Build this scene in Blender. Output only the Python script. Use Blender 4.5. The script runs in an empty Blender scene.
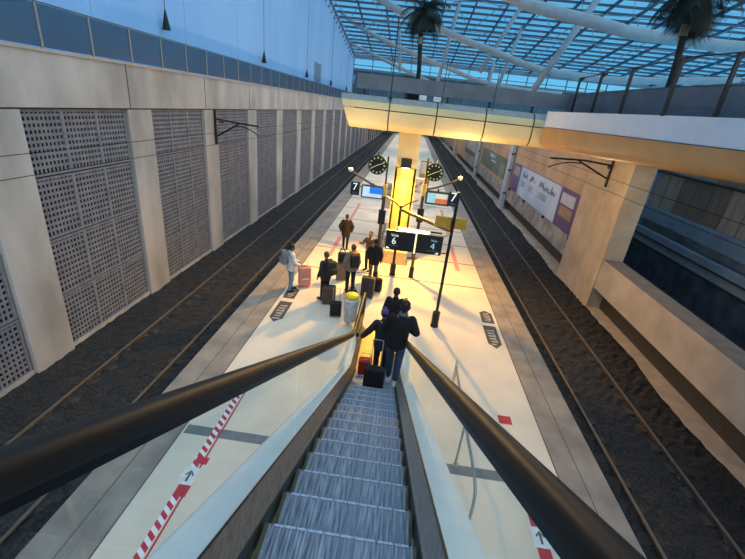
import bpy, bmesh, math, random
from mathutils import Vector, Matrix
random.seed(7)
scn = bpy.context.scene
COL = scn.collection
PI = math.pi

# ------------------------------------------------------------------ materials
def lin(c):
    return tuple(((v/255)/12.92 if v/255 <= .04045 else ((v/255+.055)/1.055)**2.4) for v in c)
MATS = {}
def mat(name, rgb, rough=.6, metal=0., rgb2=None, scale=6., detail=4., bump=0., bscale=None, stretch=None, emit=None, estr=0., coat=0., spec=.5):
    if name in MATS: return MATS[name]
    m = bpy.data.materials.new(name); m.use_nodes = True
    nt = m.node_tree; N = nt.nodes; L = nt.links
    b = N['Principled BSDF']
    b.inputs['Roughness'].default_value = rough; b.inputs['Metallic'].default_value = metal
    b.inputs['Specular IOR Level'].default_value = spec
    b.inputs['Coat Weight'].default_value = coat
    a = lin(rgb); c = lin(rgb2) if rgb2 else tuple(v*.82 for v in a)
    tc = N.new('ShaderNodeTexCoord'); mp = N.new('ShaderNodeMapping')
    if stretch: mp.inputs['Scale'].default_value = stretch
    L.new(tc.outputs['Object'], mp.inputs['Vector'])
    no = N.new('ShaderNodeTexNoise'); no.inputs['Scale'].default_value = scale; no.inputs['Detail'].default_value = detail
    L.new(mp.outputs[0], no.inputs['Vector'])
    cr = N.new('ShaderNodeValToRGB'); cr.color_ramp.elements[0].position = .33; cr.color_ramp.elements[1].position = .67
    cr.color_ramp.elements[0].color = (*c, 1); cr.color_ramp.elements[1].color = (*a, 1)
    L.new(no.outputs['Fac'], cr.inputs['Fac']); L.new(cr.outputs['Color'], b.inputs['Base Color'])
    if bump:
        bp = N.new('ShaderNodeBump'); bp.inputs['Strength'].default_value = bump; bp.inputs['Distance'].default_value = .02
        n2 = N.new('ShaderNodeTexNoise'); n2.inputs['Scale'].default_value = bscale or scale*6; n2.inputs['Detail'].default_value = 3
        L.new(mp.outputs[0], n2.inputs['Vector']); L.new(n2.outputs['Fac'], bp.inputs['Height']); L.new(bp.outputs[0], b.inputs['Normal'])
    if emit:
        b.inputs['Emission Color'].default_value = (*lin(emit), 1); b.inputs['Emission Strength'].default_value = estr
    MATS[name] = m; return m
def glass(name, tint, refl=.1, rough=.02, rcol=(1, 1, 1), rf=.5):
    if name in MATS: return MATS[name]
    m = bpy.data.materials.new(name); m.use_nodes = True
    nt = m.node_tree; N = nt.nodes; L = nt.links; N.clear()
    o = N.new('ShaderNodeOutputMaterial'); t = N.new('ShaderNodeBsdfTransparent'); g = N.new('ShaderNodeBsdfGlossy'); mx = N.new('ShaderNodeMixShader')
    fr = N.new('ShaderNodeFresnel'); fr.inputs['IOR'].default_value = 1.45
    mu = N.new('ShaderNodeMath'); mu.operation = 'MULTIPLY_ADD'; mu.inputs[1].default_value = rf; mu.inputs[2].default_value = refl
    no = N.new('ShaderNodeTexNoise'); no.inputs['Scale'].default_value = .7
    cr = N.new('ShaderNodeMix'); cr.data_type = 'RGBA'
    a = tint; cr.inputs[6].default_value = (a[0]*.93, a[1]*.93, a[2]*.93, 1); cr.inputs[7].default_value = (*a, 1)
    L.new(no.outputs['Fac'], cr.inputs[0]); L.new(cr.outputs[2], t.inputs['Color'])
    g.inputs['Roughness'].default_value = rough; g.inputs['Color'].default_value = (*rcol, 1)
    L.new(fr.outputs[0], mu.inputs[0]); L.new(mu.outputs[0], mx.inputs[0]); L.new(t.outputs[0], mx.inputs[1]); L.new(g.outputs[0], mx.inputs[2])
    L.new(mx.outputs[0], o.inputs['Surface']); MATS[name] = m; return m

concrete = mat('concrete', (163, 160, 156), .85, rgb2=(140, 137, 133), scale=1.3, detail=8, bump=.25, bscale=14)
concrete_w = mat('wall concrete', (190, 184, 179), .88, rgb2=(152, 146, 141), scale=.9, detail=9, bump=.3, bscale=10, stretch=(1, 1, .45))
panel_m = mat('precast panel grey', (134, 132, 138), .85, rgb2=(116, 114, 120), scale=3)
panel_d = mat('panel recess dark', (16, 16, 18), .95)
joint_m = mat('dark joint', (48, 47, 46), .9)
tile = mat('platform floor', (236, 219, 196), .6, rgb2=(216, 201, 181), scale=.8, detail=6, bump=.05)
edge_m = mat('platform edge paving', (164, 150, 136), .8, rgb2=(132, 121, 111), scale=1.6, detail=9, bump=.3, bscale=30)
ballast = mat('ballast stone', (56, 54, 55), .95, rgb2=(12, 12, 13), scale=20, detail=8, bump=1., bscale=26)
rail_m = mat('rusty rail', (112, 94, 80), .6, .2, rgb2=(76, 63, 54), scale=5)
rail_top = mat('worn rail', (128, 112, 98), .5, .4)
sleeper_m = mat('concrete sleeper', (62, 58, 56), .9, rgb2=(36, 34, 34), scale=5)
skylit_wall = mat('skylit white hall wall', (162, 206, 250), .8, rgb2=(148, 194, 242), scale=.35, detail=6, stretch=(1, 1, .4))  # white wall; the blue sky light on it is put into the colour
tan_wall = mat('tan wall', (212, 174, 136), .85, rgb2=(186, 150, 116), scale=.8, detail=8, bump=.2)
tan_pillar = mat('tan concrete', (216, 196, 168), .85, rgb2=(188, 168, 142), scale=1.2, detail=8, bump=.3, bscale=12)
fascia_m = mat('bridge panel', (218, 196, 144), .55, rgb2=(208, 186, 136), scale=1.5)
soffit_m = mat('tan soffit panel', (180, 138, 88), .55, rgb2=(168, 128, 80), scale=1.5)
white_f = mat('white fascia', (214, 220, 228), .6, rgb2=(204, 211, 220), scale=2)
grey_par = mat('grey parapet', (118, 118, 122), .7, rgb2=(100, 101, 106), scale=2)
black_m = mat('black paint', (22, 22, 24), .45)
dark_m = mat('dark metal', (45, 44, 44), .45, .4)
steel = mat('brushed steel', (176, 174, 168), .42, .4, rgb2=(150, 147, 142), scale=8, stretch=(8, .4, 8))
bronze = mat('brown steel deck', (150, 138, 126), .42, .4, rgb2=(122, 111, 101), scale=7, stretch=(6, .4, 6))
alu = mat('pale aluminium', (244, 236, 222), .6, .0, rgb2=(234, 226, 212), scale=3)
rubber = mat('black rubber', (26, 22, 20), .5, spec=.35)
guide_m = mat('dark guide', (14, 14, 16), .35, .5)
step_m = mat('step aluminium', (168, 174, 186), .5, .15, rgb2=(98, 106, 122), scale=9, detail=6, stretch=(6, .5, 1))
riser_m = mat('step riser', (60, 66, 78), .5, .45)
nose_m = mat('worn lit step edge', (196, 206, 222), .45, .1, rgb2=(150,162,184), scale=40)  # pale dashes: worn metal plus painted light along the step edge
yel_edge = mat('yellow step edge', (104, 96, 56), .6, rgb2=(70, 70, 58), scale=9)
skirt_m = mat('dark skirt', (58, 62, 62), .35, .7)
esc_glass = glass('balustrade glass', (.88, .965, 1.0), .012, rf=.07)
hall_glass = glass('upper balustrade glass', (.50, .58, .62), .10, .25, rcol=(.8, .74, .68), rf=.3)
roof_glass = glass('roof glass', (.50, .78, .90), .03, .1)
fac_glass = glass('facade glass', (.86, .95, .98), .02, .05)
white_tube = mat('white tube', (158, 168, 176), .5, rgb2=(142, 154, 164), scale=2)
grey_tube = mat('roof bar', (70, 84, 104), .6, rgb2=(60, 74, 94), scale=2)
leaf_m = mat('palm leaf', (20, 36, 28), .7, rgb2=(10, 20, 16), scale=8)
trunk_m = mat('palm trunk', (52, 46, 40), .9, rgb2=(32, 28, 26), scale=10)
trunk_b = mat('pale trunk band', (150, 140, 100), .8)
lamplit_clad = mat('lit cream cladding', (242, 222, 120), .5, rgb2=(234, 212, 108), scale=2)  # the lamp's yellow light is mixed into the cream colour
ochre = mat('ochre sign', (198, 150, 40), .6, rgb2=(184, 138, 36), scale=5)
white_p = mat('white paint', (232, 232, 230), .5)
skin = mat('skin', (176, 126, 98), .6, rgb2=(164, 114, 88), scale=20)
skin_d = mat('brown skin', (104, 70, 52), .6, rgb2=(94, 62, 46), scale=20)
hair_d = mat('dark hair', (24, 20, 20), .6, rgb2=(14, 12, 12), scale=30)
hair_b = mat('brown hair', (92, 62, 40), .6, rgb2=(70, 46, 30), scale=30)
eye_m = mat('eye', (20, 18, 18), .2)
lip_m = mat('lips', (140, 80, 72), .5)

# ------------------------------------------------------------------ mesh helpers
class MB:
    def __init__(s): s.bm = bmesh.new(); s.mi = 0
    def _set(s, fs):
        for f in fs: f.material_index = s.mi
    def box(s, x0, x1, y0, y1, z0, z1):
        v = [s.bm.verts.new(p) for p in ((x0,y0,z0),(x1,y0,z0),(x1,y1,z0),(x0,y1,z0),(x0,y0,z1),(x1,y0,z1),(x1,y1,z1),(x0,y1,z1))]
        s._set([s.bm.faces.new([v[i] for i in q]) for q in ((3,2,1,0),(4,5,6,7),(0,1,5,4),(1,2,6,5),(2,3,7,6),(3,0,4,7))]); return s
    def rbox(s, x0, x1, y0, y1, z0, z1, r=.03, seg=2):
        t = bmesh.new(); bmesh.ops.create_cube(t, size=1)
        for v in t.verts: v.co = Vector(((x0+x1)/2+v.co.x*(x1-x0), (y0+y1)/2+v.co.y*(y1-y0), (z0+z1)/2+v.co.z*(z1-z0)))
        bmesh.ops.bevel(t, geom=list(t.edges), offset=r, segments=seg, profile=.5, affect='EDGES')
        s.add(t); return s
    def add(s, t, M=None):
        vm = {}
        for v in t.verts: vm[v] = s.bm.verts.new(M @ v.co if M else v.co)
        fs = []
        for f in t.faces:
            try: fs.append(s.bm.faces.new([vm[v] for v in f.verts]))
            except ValueError: pass
        s._set(fs); t.free(); return s
    def tube(s, pts, r, n=8, cap=True, closed=False):
        pts = [Vector(p) for p in pts]; rr = r if isinstance(r, (list, tuple)) else [r]*len(pts)
        rings = []; prev = None
        for i, p in enumerate(pts):
            a = pts[i-1] if i else p; b = pts[i+1] if i < len(pts)-1 else p
            t = (b-a).normalized()
            if prev is None:
                u = t.orthogonal().normalized()
            else:
                u = (prev - t*prev.dot(t)).normalized()
            prev = u; w = t.cross(u)
            rings.append([s.bm.verts.new(p+(u*math.cos(2*PI*k/n)+w*math.sin(2*PI*k/n))*rr[i]) for k in range(n)])
        fs = []
        for A, B in zip(rings, rings[1:]):
            for k in range(n): fs.append(s.bm.faces.new((A[k], A[(k+1)%n], B[(k+1)%n], B[k])))
        if cap:
            fs.append(s.bm.faces.new(rings[0][::-1])); fs.append(s.bm.faces.new(rings[-1]))
        s._set(fs); return s
    def lathe(s, prof, cx=0, cy=0, n=16, M=None):   # prof: (r,z)
        rings = []
        for r, z in prof:
            ring = []
            for k in range(n):
                p = Vector((cx+r*math.cos(2*PI*k/n), cy+r*math.sin(2*PI*k/n), z))
                ring.append(s.bm.verts.new(M @ p if M else p))
            rings.append(ring)
        fs = []
        for A, B in zip(rings, rings[1:]):
            for k in range(n): fs.append(s.bm.faces.new((A[k], A[(k+1)%n], B[(k+1)%n], B[k])))
        fs.append(s.bm.faces.new(rings[0][::-1])); fs.append(s.bm.faces.new(rings[-1])); s._set(fs); return s
    def prism(s, poly, a, b, axis='z'):      # poly of 2-D points, extruded a..b along axis
        def P(p, h):
            return {'z': (p[0], p[1], h), 'y': (p[0], h, p[1]), 'x': (h, p[0], p[1])}[axis]
        A = [s.bm.verts.new(P(p, a)) for p in poly]; B = [s.bm.verts.new(P(p, b)) for p in poly]; n = len(poly)
        fs = [s.bm.faces.new(A[::-1]), s.bm.faces.new(B)]
        for k in range(n): fs.append(s.bm.faces.new((A[k], A[(k+1)%n], B[(k+1)%n], B[k])))
        s._set(fs); return s
    def grid(s, rows):                        # rows of points -> quads
        R = [[s.bm.verts.new(p) for p in r] for r in rows]; fs = []
        for A, B in zip(R, R[1:]):
            for k in range(len(A)-1): fs.append(s.bm.faces.new((A[k], A[k+1], B[k+1], B[k])))
        s._set(fs); return s
    def capsule(s, p, q, r0, r1, n=12, sx=1, M=None):
        p = Vector(p); q = Vector(q); d = (q-p); L = d.length; t = d.normalized()
        prof = [(max(1e-4, r0*math.sin(a)), -r0*math.cos(a)) for a in [PI/2*i/4 for i in range(0, 5)]] + [(max(1e-4, r1*math.cos(a)), L+r1*math.sin(a)) for a in [PI/2*i/4 for i in range(0, 5)]]
        R = t.to_track_quat('Z', 'Y').to_matrix().to_4x4(); T = Matrix.Translation(p) @ R
        if M: T = M @ T
        return s.lathe(prof, n=n, M=T)
    def ell(s, c, r, rot=None, n=14):
        t = bmesh.new(); bmesh.ops.create_uvsphere(t, u_segments=n, v_segments=max(6, n*2//3), radius=1)
        M = Matrix.Translation(Vector(c)) @ (rot.to_4x4() if rot else Matrix()) @ Matrix.Diagonal((*r, 1))
        return s.add(t, M)
    def mesh(s, name, mats, smooth=False):
        bmesh.ops.recalc_face_normals(s.bm, faces=s.bm.faces)
        me = bpy.data.meshes.new(name); s.bm.to_mesh(me); s.bm.free()
        for m in (mats if isinstance(mats, (list, tuple)) else [mats]): me.materials.append(m)
        if smooth:
            for p in me.polygons: p.use_smooth = True
        return me
    def obj(s, name, mats, parent=None, loc=None, smooth=False):
        return link(name, s.mesh(name, mats, smooth), parent, loc)
def link(name, me, parent=None, loc=None, rot=None):
    o = bpy.data.objects.new(name, me); COL.objects.link(o)
    if parent: o.parent = parent
    if loc: o.location = loc
    if rot: o.rotation_euler = rot
    return o
def thing(name, label, cat, loc=(0,0,0), rz=0, group=None):
    o = bpy.data.objects.new(name, None); COL.objects.link(o); o.location = loc; o.rotation_euler = (0,0,rz); o.empty_display_size = .1
    return tag(o, label, cat, group)
def tag(o, label, cat, group=None):
    o['label'] = label; o['category'] = cat
    if group: o['group'] = group
    return o
def struct(o): o['kind'] = 'structure'; return o
def copy_tree(o, parent=None):
    c = o.copy(); COL.objects.link(c)
    if parent: c.parent = parent
    for ch in list(o.children): copy_tree(ch, c)
    return c
def applied(o, mods):
    """evaluate modifiers on a temp object and return the plain mesh"""
    for f in mods: f(o)
    dg = bpy.context.evaluated_depsgraph_get(); dg.update()
    me = bpy.data.meshes.new_from_object(o.evaluated_get(dg)); old = o.data
    bpy.data.objects.remove(o); bpy.data.meshes.remove(old); return me
def remeshed(mb, name, m, vox, smooth=4):
    o = mb.obj('tmp', m)
    def f(o):
        r = o.modifiers.new('r', 'REMESH'); r.mode = 'VOXEL'; r.voxel_size = vox; r.use_smooth_shade = True
        if smooth:
            s = o.modifiers.new('s', 'SMOOTH'); s.iterations = smooth; s.factor = .5
    me = applied(o, [f]); me.name = name
    if not me.materials: me.materials.append(m)
    for p in me.polygons: p.use_smooth = True
    return me
def text_mesh(txt, size, m, ext=.002, align='CENTER'):
    c = bpy.data.curves.new('t', 'FONT'); c.body = txt; c.size = size; c.extrude = ext; c.align_x = align; c.align_y = 'CENTER'; c.resolution_u = 3
    o = bpy.data.objects.new('t', c); COL.objects.link(o)
    dg = bpy.context.evaluated_depsgraph_get(); dg.update()
    me = bpy.data.meshes.new_from_object(o.evaluated_get(dg)); bpy.data.objects.remove(o); bpy.data.curves.remove(c)
    me.materials.clear(); me.materials.append(m); return me

# ------------------------------------------------------------------ camera
W_, H_ = 745, 559
f_, pitch, roll, yaw = 397.65, .409172, .110122, -.0520506
fwd = Vector((math.sin(yaw)*math.cos(pitch), math.cos(yaw)*math.cos(pitch), -math.sin(pitch)))
rt = Vector((math.cos(yaw), -math.sin(yaw), 0)); up = rt.cross(fwd)
r2 = rt*math.cos(roll)+up*math.sin(roll); u2 = -rt*math.sin(roll)+up*math.cos(roll)
cam = bpy.data.cameras.new('camera'); co = bpy.data.objects.new('camera', cam); COL.objects.link(co)
cam.sensor_fit = 'HORIZONTAL'; cam.sensor_width = 36; cam.lens = 36*f_/W_; cam.clip_start = .05; cam.clip_end = 600
CAMZ = 5.95
co.matrix_world = Matrix(((r2.x, u2.x, -fwd.x, 0), (r2.y, u2.y, -fwd.y, 0), (r2.z, u2.z, -fwd.z, CAMZ), (0, 0, 0, 1)))
scn.camera = co

FAR = 160.
# ------------------------------------------------------------------ platform and tracks
struct(MB().box(-3.55, 3.55, -8, FAR, -.3, 0).obj('floor', tile))
def edge_strip(s):
    m = MB()
    x = sorted((s*3.555, s*4.47)); m.box(x[0], x[1], -8, FAR, -.22, -.002)
    return m
struct(edge_strip(-1).obj('trim_1', edge_m)); struct(edge_strip(1).obj('trim_2', edge_m))
for i, s in enumerate((-1, 1)):
    x = sorted((s*3.6, s*4.25)); struct(MB().box(x[0], x[1], -8, FAR, -.75, -.22).obj('trim_%d' % (3+i), mat('shaded platform wall', (22, 21, 21), .9)))  # near black: shade under the platform edge painted into the side
# joints across the platform
k = 5
mj = [(5.38, 5.60, 3.5)] + [(y, y+.065, 3.5) for y in (14.15, 16.65, 19.2, 21.8, 24.5, 27.5, 31, 35, 40, 46)]
for (a, b, w) in mj:
    jm = mat('wide floor joint', (124, 126, 126), .8) if b-a > .1 else mat('thin floor joint', (96, 84, 74), .8)
    struct(MB().box(-w, w, a, b, -.01, .003).obj('trim_%d' % k, jm)); k += 1
for s in (-1, 1):   # fine longitudinal joint between tile and edge paving
    struct(MB().box(s*3.55-.012, s*3.55+.012, -8, 90, -.01, .0025).obj('trim_%d' % k, mat('thin floor joint', (128, 118, 110)))); k += 1
    struct(MB().box(s*4.0-.008, s*4.0+.008, -8, 60, -.01, .0005).obj('trim_%d' % k, mat('thin floor joint', (128, 118, 110)))); k += 1

def bed(x0, x1, name, label):
    m = MB(); nx = 26; ys = [-8 + .16*i for i in range(200)] + [24 + .8*i for i in range(1, 171)]
    rows = []
    for y in ys:
        row = []
        for i in range(nx+1):
            x = x0 + (x1-x0)*i/nx
            j = random.uniform(-.035, .035) if 0 < i < nx else 0
            row.append((x, y, -.64 + j + (random.uniform(-.02, .02))))
        rows.append(row)
    m.grid(rows); o = m.obj(name, ballast); o['kind'] = 'stuff'; o['label'] = label; o['category'] = 'gravel'; return o
bed(-8.06, -4.2, 'track_gravel', 'dark track ballast between the left wall and the platform edge')
bed(4.2, 8.3, 'track_gravel', 'dark track ballast between the platform and the right parapet')
def railprof(m, x, y0, y1):
    m.mi = 0; m.prism([(x-.065, -.7), (x+.065, -.7), (x+.065, -.68), (x+.012, -.665), (x+.012, -.59), (x+.036, -.58), (x+.036, -.55), (x-.036, -.55), (x-.036, -.58), (x-.012, -.59), (x-.012, -.665), (x-.065, -.68)], y0, y1, 'y')
    return m
sl = MB().prism([(-1.25, -.10), (1.25, -.10), (1.25, .06), (.95, .075), (.55, .085), (.45, .02), (-.45, .02), (-.55, .085), (-.95, .075), (-1.25, .06)], -.12, .12, 'y').mesh('sleeper', sleeper_m)
for cx, lab in ((-6.03, 'railway track with rusty rails below the left panelled wall'), (5.96, 'railway track with rusty rails on the right of the platform')):
    t = thing('railway_track', lab, 'railway track', (cx, 0, 0))
    for s in (-1, 1):
        railprof(MB(), s*.74, -8, FAR).obj('rail', [rail_m], t)
        MB().box(s*.74-.03, s*.74+.03, -8, FAR, -.551, -.546).obj('rail_head', rail_top, t)
    for i in range(95): link('sleeper', sl, t, (0, 1.0+.6*i, -.712))
    m = MB()
    for i in range(95, 260): m.box(-1.25, 1.25, 1+.6*i-.12, 1+.6*i+.12, -.8, -.64)
    o = m.obj('sleeper_run', sleeper_m, t); o['kind'] = 'stuff'

# ------------------------------------------------------------------ left wall
wl = MB()
wl.box(-8.6, -8.22, -8, FAR, -.9, 5.25)              # backing behind panels
wl.box(-8.6, -7.98, -8, FAR, 5.2, 6.30)              # upper beam
PER, P0, PW = 4.46, 8.12, 3.36
bays = [P0 + PER*i for i in range(-4, 34)]
for y in bays: wl.box(-8.6, -8.0, y+PW, y+PER, -.9, 5.2)
wl.box(-8.6, -8.06, -8, FAR, -.9, -.52)
wall_left = struct(wl.obj('wall_left', concrete_w))
wall_left['label'] = 'grey concrete wall with pillars and perforated panels'
MB().box(-8.75, -7.93, -8, FAR, 6.30, 6.36).obj('ledge', mat('ledge stone', (176, 166, 156), .8), wall_left)
m = MB()
for y in bays:
    m.box(-7.979, -7.974, y+PW+.10, y+PW+.13, 5.2, 6.3)
m.box(-7.999, -7.995, -8, FAR, 5.165, 5.2)
m.obj('joint_lines', joint_m, wall_left)
# perforated precast panels: three fields of square holes
def lattice():
    m = MB(); n = 9; pw = (PW-.08)/3; h = 1.40
    m.box(-.02, .05, .0, PW-.02, 0, .05); m.box(-.02, .05, .0, PW-.02, h-.05, h)
    for kf in range(3):
        y0 = .02+kf*pw; 
        m.box(-.02, .05, y0, y0+.05, .05, h-.05); m.box(-.02, .05, y0+pw-.05, y0+pw-.0, .05, h-.05)
        ph = (pw-.1)/n; pv = (h-.1)/9.5
        for i in range(1, n): m.box(.01, .03, y0+.05+ph*i-.024, y0+.05+ph*i+.024, .05, h-.05)
        for i in range(1, 10): m.box(.01, .031, y0+.05, y0+pw-.05, .05+pv*i-.030, .05+pv*i+.030)
    return m.mesh('acoustic_panel', panel_m)
lat = lattice()
pane_flat = MB().box(-.02, .03, 0, PW-.02, 0, 1.40).mesh('acoustic_panel', mat('distant panel', (104, 104, 109), .9, rgb2=(88, 88, 93), scale=5))
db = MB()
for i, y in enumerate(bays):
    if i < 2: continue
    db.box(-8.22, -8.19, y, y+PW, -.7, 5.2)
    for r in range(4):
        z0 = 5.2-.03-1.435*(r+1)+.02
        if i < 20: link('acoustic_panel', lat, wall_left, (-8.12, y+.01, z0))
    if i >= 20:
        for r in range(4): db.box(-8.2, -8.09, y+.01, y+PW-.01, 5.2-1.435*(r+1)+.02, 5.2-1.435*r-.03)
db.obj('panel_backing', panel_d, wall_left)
# glass balustrade on the ledge
gb = thing('glass_balustrade', 'grey framed glass balustrade running along the ledge of the left wall', 'balustrade', (-8.05, 0, 6.36))
pm = MB().box(-.02, .02, -.022, .022, 0, .86).mesh('post', mat('balustrade post', (168, 162, 158), .45, .5))
gp = MB().box(-.006, .006, .03, 1.45, .03, .84).mesh('glass_pane', hall_glass)
for i in range(48):
    y = 9.06-1.48*6+1.48*i
    link('post', pm, gb, (0, y, 0)); link('glass_pane', gp, gb, (0, y, 0))
MB().box(-.025, .025, .1, 71, .85, .88).obj('top_rail', mat('balustrade cap', (110, 122, 134), .4, .5), gb)
# tall white wall behind it, blue from painted-in sky light
def roofz(y): return 13.3 + .138*(75-y)
m = MB(); m.prism([(-8, 6.2), (74.7, 6.2), (74.7, roofz(74.7)), (-8, roofz(-8))], -11.4, -11, 'x')
bw = struct(m.obj('wall_left_upper', skylit_wall))
struct(MB().box(-11.2, -8.3, -8, 75, 6.1, 6.28).obj('floor_walkway', concrete))
m = MB()
for i in range(14): m.box(-11, -10.994, 2.6+6*i, 2.63+6*i, 6.3, roofz(2.6+6*i)-.05)
m.obj('wall_seam', mat('seam', (136, 170, 204), .8), bw)
struct(MB().box(-11.0, -10.97, 46.6, 49.8, 7.6, 9.6).obj('wall_panel_1', mat('faint dark panel', (120, 146, 172), .7)))  # faint darker rectangle drawn as a door-like panel
cone = MB().lathe([(.02, .75), (.05, .6), (.15, .08), (.17, .0), (.12, .0)], n=4).mesh('lamp_shade', dark_m)
cab = MB().tube([(0,0,.7),(0,0,9)], .012, 5).mesh('cable', dark_m)
cab1 = [MB().tube([(0,0,.7),(0,0,roofz(y)-8.1)], .014, 5).mesh('cable', dark_m) for y in (18.6,30.5,42.5,54.8,67.4)]
ords = ['first and largest', 'second', 'third', 'fourth', 'smallest and farthest']
for i, y in enumerate((18.6, 30.5, 42.5, 54.8, 67.4)):
    t = thing('pendant_lamp', '%s dark pointed pendant lamp before the pale blue wall' % ords[i], 'lamp', (-10.75, y, 8.1-.006*y), .4, 'pendant lamps along the blue wall')
    link('lamp_shade', cone, t); link('cable', cab1[i], t)
# left catenary bracket
def catenary(wx, tipx, loc_y, label, zt, zb, za, zl):
    d = 1 if tipx > wx else -1; L_ = abs(tipx-wx)
    t = thing('catenary_bracket', label, 'catenary bracket', (wx, loc_y, 0))
    MB().box(-.04, .04, -.06, .06, zb, zt).obj('wall_mast', dark_m, t)
    MB().tube([(0,0,zt-.35),(d*L_*.45,0,za+.05),(d*L_,0,za)], .035, 7).obj('top_arm', dark_m, t)
    MB().tube([(0,0,zb+.3),(d*L_*.55,0,za+.02)], .035, 7).obj('strut', dark_m, t)
    pts = [(d*L_*(.5+.5*u), 0, zl+.28*math.sin(PI*(1-u)*.62)) for u in [i/8 for i in range(9)]]
    MB().tube([(d*L_*.5,0,za)]+pts, .022, 6).obj('registration_arm', dark_m, t)
    MB().lathe([(.05,0),(.07,.05),(.05,.1),(.07,.15),(.05,.2)], n=10, M=Matrix.Translation((d*.16,0,zt-.42)) @ Matrix.Rotation(PI/2,4,'Y')).obj('insulator', mat('insulator brown', (70,48,40),.4), t)
catenary(-7.94, -6.15, 16.75, 'black catenary bracket on a left wall pillar', 5.18, 3.85, 4.72, 4.36)
catenary(7.93, 5.53, 16.8, 'black catenary bracket on the tan pillar at right', 5.12, 3.95, 4.8, 4.45)
for cx, zs, lab in ((-5.97, (4.7, 4.36), 'left'), (5.6, (4.78, 4.45), 'right')):
    t = thing('overhead_wires', 'thin overhead wires above the %s track' % lab, 'wires', (cx, 0, 0))
    for z in zs: MB().tube([(0, -8, z+.03), (0, 16.8, z), (0, 60, z+.02), (0, 105, z)], .006, 5).obj('wire', mat('wire black', (24, 24, 26), .9, spec=.1), t)

# ------------------------------------------------------------------ right side
wr = MB()
wr.box(8.28, 9.0, 18.6, FAR, .15, 5.9); wr.box(8.62, 9.0, 18.6, FAR, -.9, .15)
wall_right = struct(wr.obj('wall_right', tan_wall))
MB().box(8.262, 8.279, 19.0, 60, .15, 1.12).obj('wall_base', mat('grey wall base', (186, 178, 168), .8, rgb2=(130, 126, 120), scale=1.5), wall_right)
MB().box(8.60, 8.63, 18.6, 90, -.7, .15).obj('recess_face', mat('shaded recess face', (66, 62, 58), .9), wall_right)  # dark sheet that paints the shade inside the recess
pp = MB(); pp.box(8.0, 8.66, -8, 15.2, .26, 1.45); pp.box(8.5, 8.66, -8, 15.2, -.8, .26)
par = struct(pp.obj('wall_right_parapet', mat('parapet concrete', (196, 184, 170), .85, rgb2=(172, 160, 148), scale=1.2, detail=8, bump=.2)))
MB().box(8.47, 8.5, -8, 15.2, -.7, .26).obj('recess_face', mat('shaded recess face', (66, 62, 58), .9), par)  # same painted shade below the parapet overhang
MB().box(7.98, 8.68, -8, 15.2, 1.45, 1.452).obj('parapet_top', mat('parapet cap', (140, 126, 114), .85, rgb2=(118, 106, 98), scale=2), par)
foot = MB()
rows = [[(7.9 + .12*math.sin(y*.9)*math.sin(y*.37+1)+random.uniform(-.03,.03), y, -.585), (8.62, y, -.585)] for y in [-8+.25*i for i in range(240)]+[52+1.5*i for i in range(73)]]
foot.grid(rows); struct(foot.obj('trim_footing', mat('footing concrete', (206, 188, 166), .9, rgb2=(176, 160, 140), scale=2)))
struct(MB().box(7.95, 8.72, 15.2, 18.75, -.9, 5.25).obj('pillar', tan_pillar))
for i, (y, w) in enumerate(((33.0, .95), (49.0, .8))):
    t = thing('wall_post', ['pale grey flat post between the purple and green posters', 'far pale grey post past the green poster'][i], 'post', (8.1, y, -.6))
    MB().box(-.12, .12, 0, w, 0, 6.0).obj('post_body', mat('pale post', (190, 202, 214), .6), t)
    for z in (1.2, 3.0, 4.2): MB().box(-.17, .05, -.07, .0, z, z+.12).obj('clamp', dark_m, t)
struct(MB().box(7.95, 8.6, 74, 77, -.9, 5.9).obj('pillar_far', tan_pillar))
# posters (flat boards on the wall)
def rect(m, y0, y1, z0, z1, x): m.box(x-.01, x, y0, y1, z0, z1)
purple = mat('purple print', (112, 84, 132), .6, rgb2=(92, 70, 118), scale=1.2)
t = thing('advert_poster', 'purple bordered wall poster with white and pale blue middle', 'poster', (8.26, 19.3, 0))
MB().box(-.03, .0, 0, 13.2, 1.15, 3.12).obj('board', purple, t)
pb = mat('pale blue print', (206, 214, 226), .6, rgb2=(170, 196, 224), scale=.5, detail=1)
MB().box(-.045, -.03, 2.6, 10.9, 1.17, 3.10).obj('printed_sheet', pb, t)
MB().box(-.045, -.031, .5, 2.3, 2.35, 2.9).obj('print_patch', mat('print white', (206, 206, 210), .6), t)
MB().box(-.045, -.031, .45, 2.2, 1.75, 2.25).obj('print_patch', mat('print tan', (182, 142, 104), .6, rgb2=(150, 120, 100), scale=4), t)
MB().box(-.045, -.031, 11.2, 12.8, 2.3, 2.95).obj('print_patch', mat('print lilac', (176, 176, 196), .6, rgb2=(120, 100, 110), scale=3), t)
ink = mat('ink', (140, 142, 162), .7)
def scribble(m, y0, y1, z, h, x=-.05):
    y = y1; r = random.Random(int(y0*100)+int(z*77)); pts = []
    while y > y0:
        pts.append((x, y, z + r.choice((0, h*.5, h, .2*h)))); y -= h*.22
    if len(pts) > 1: m.tube(pts, h*.085, 4)
m = MB()
scribble(m, 8.9, 10.2, 2.50, .34); scribble(m, 7.2, 8.4, 2.45, .36); scribble(m, 3.2, 6.2, 2.42, .40)
for a, b in ((9.2, 10.2), (7.3, 8.3), (4.4, 6.1)):
    for q in range(3): scribble(m, a, b, 2.12-.13*q, .07)
m.obj('lettering', ink, t)
for y in (.0, 4.2, 8.6, 13.0): MB().box(-.10, .0, y-.05, y+.08, 1.0, 1.16).obj('clamp', dark_m, t)
t = thing('advert_poster', 'green wall poster with small white lettering beyond the pale post', 'poster', (8.26, 35.2, 0))
MB().box(-.03, 0, 0, 12.6, 1.35, 3.05).obj('board', mat('green print', (98, 118, 106), .6, rgb2=(80, 100, 92), scale=.8), t)
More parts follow.
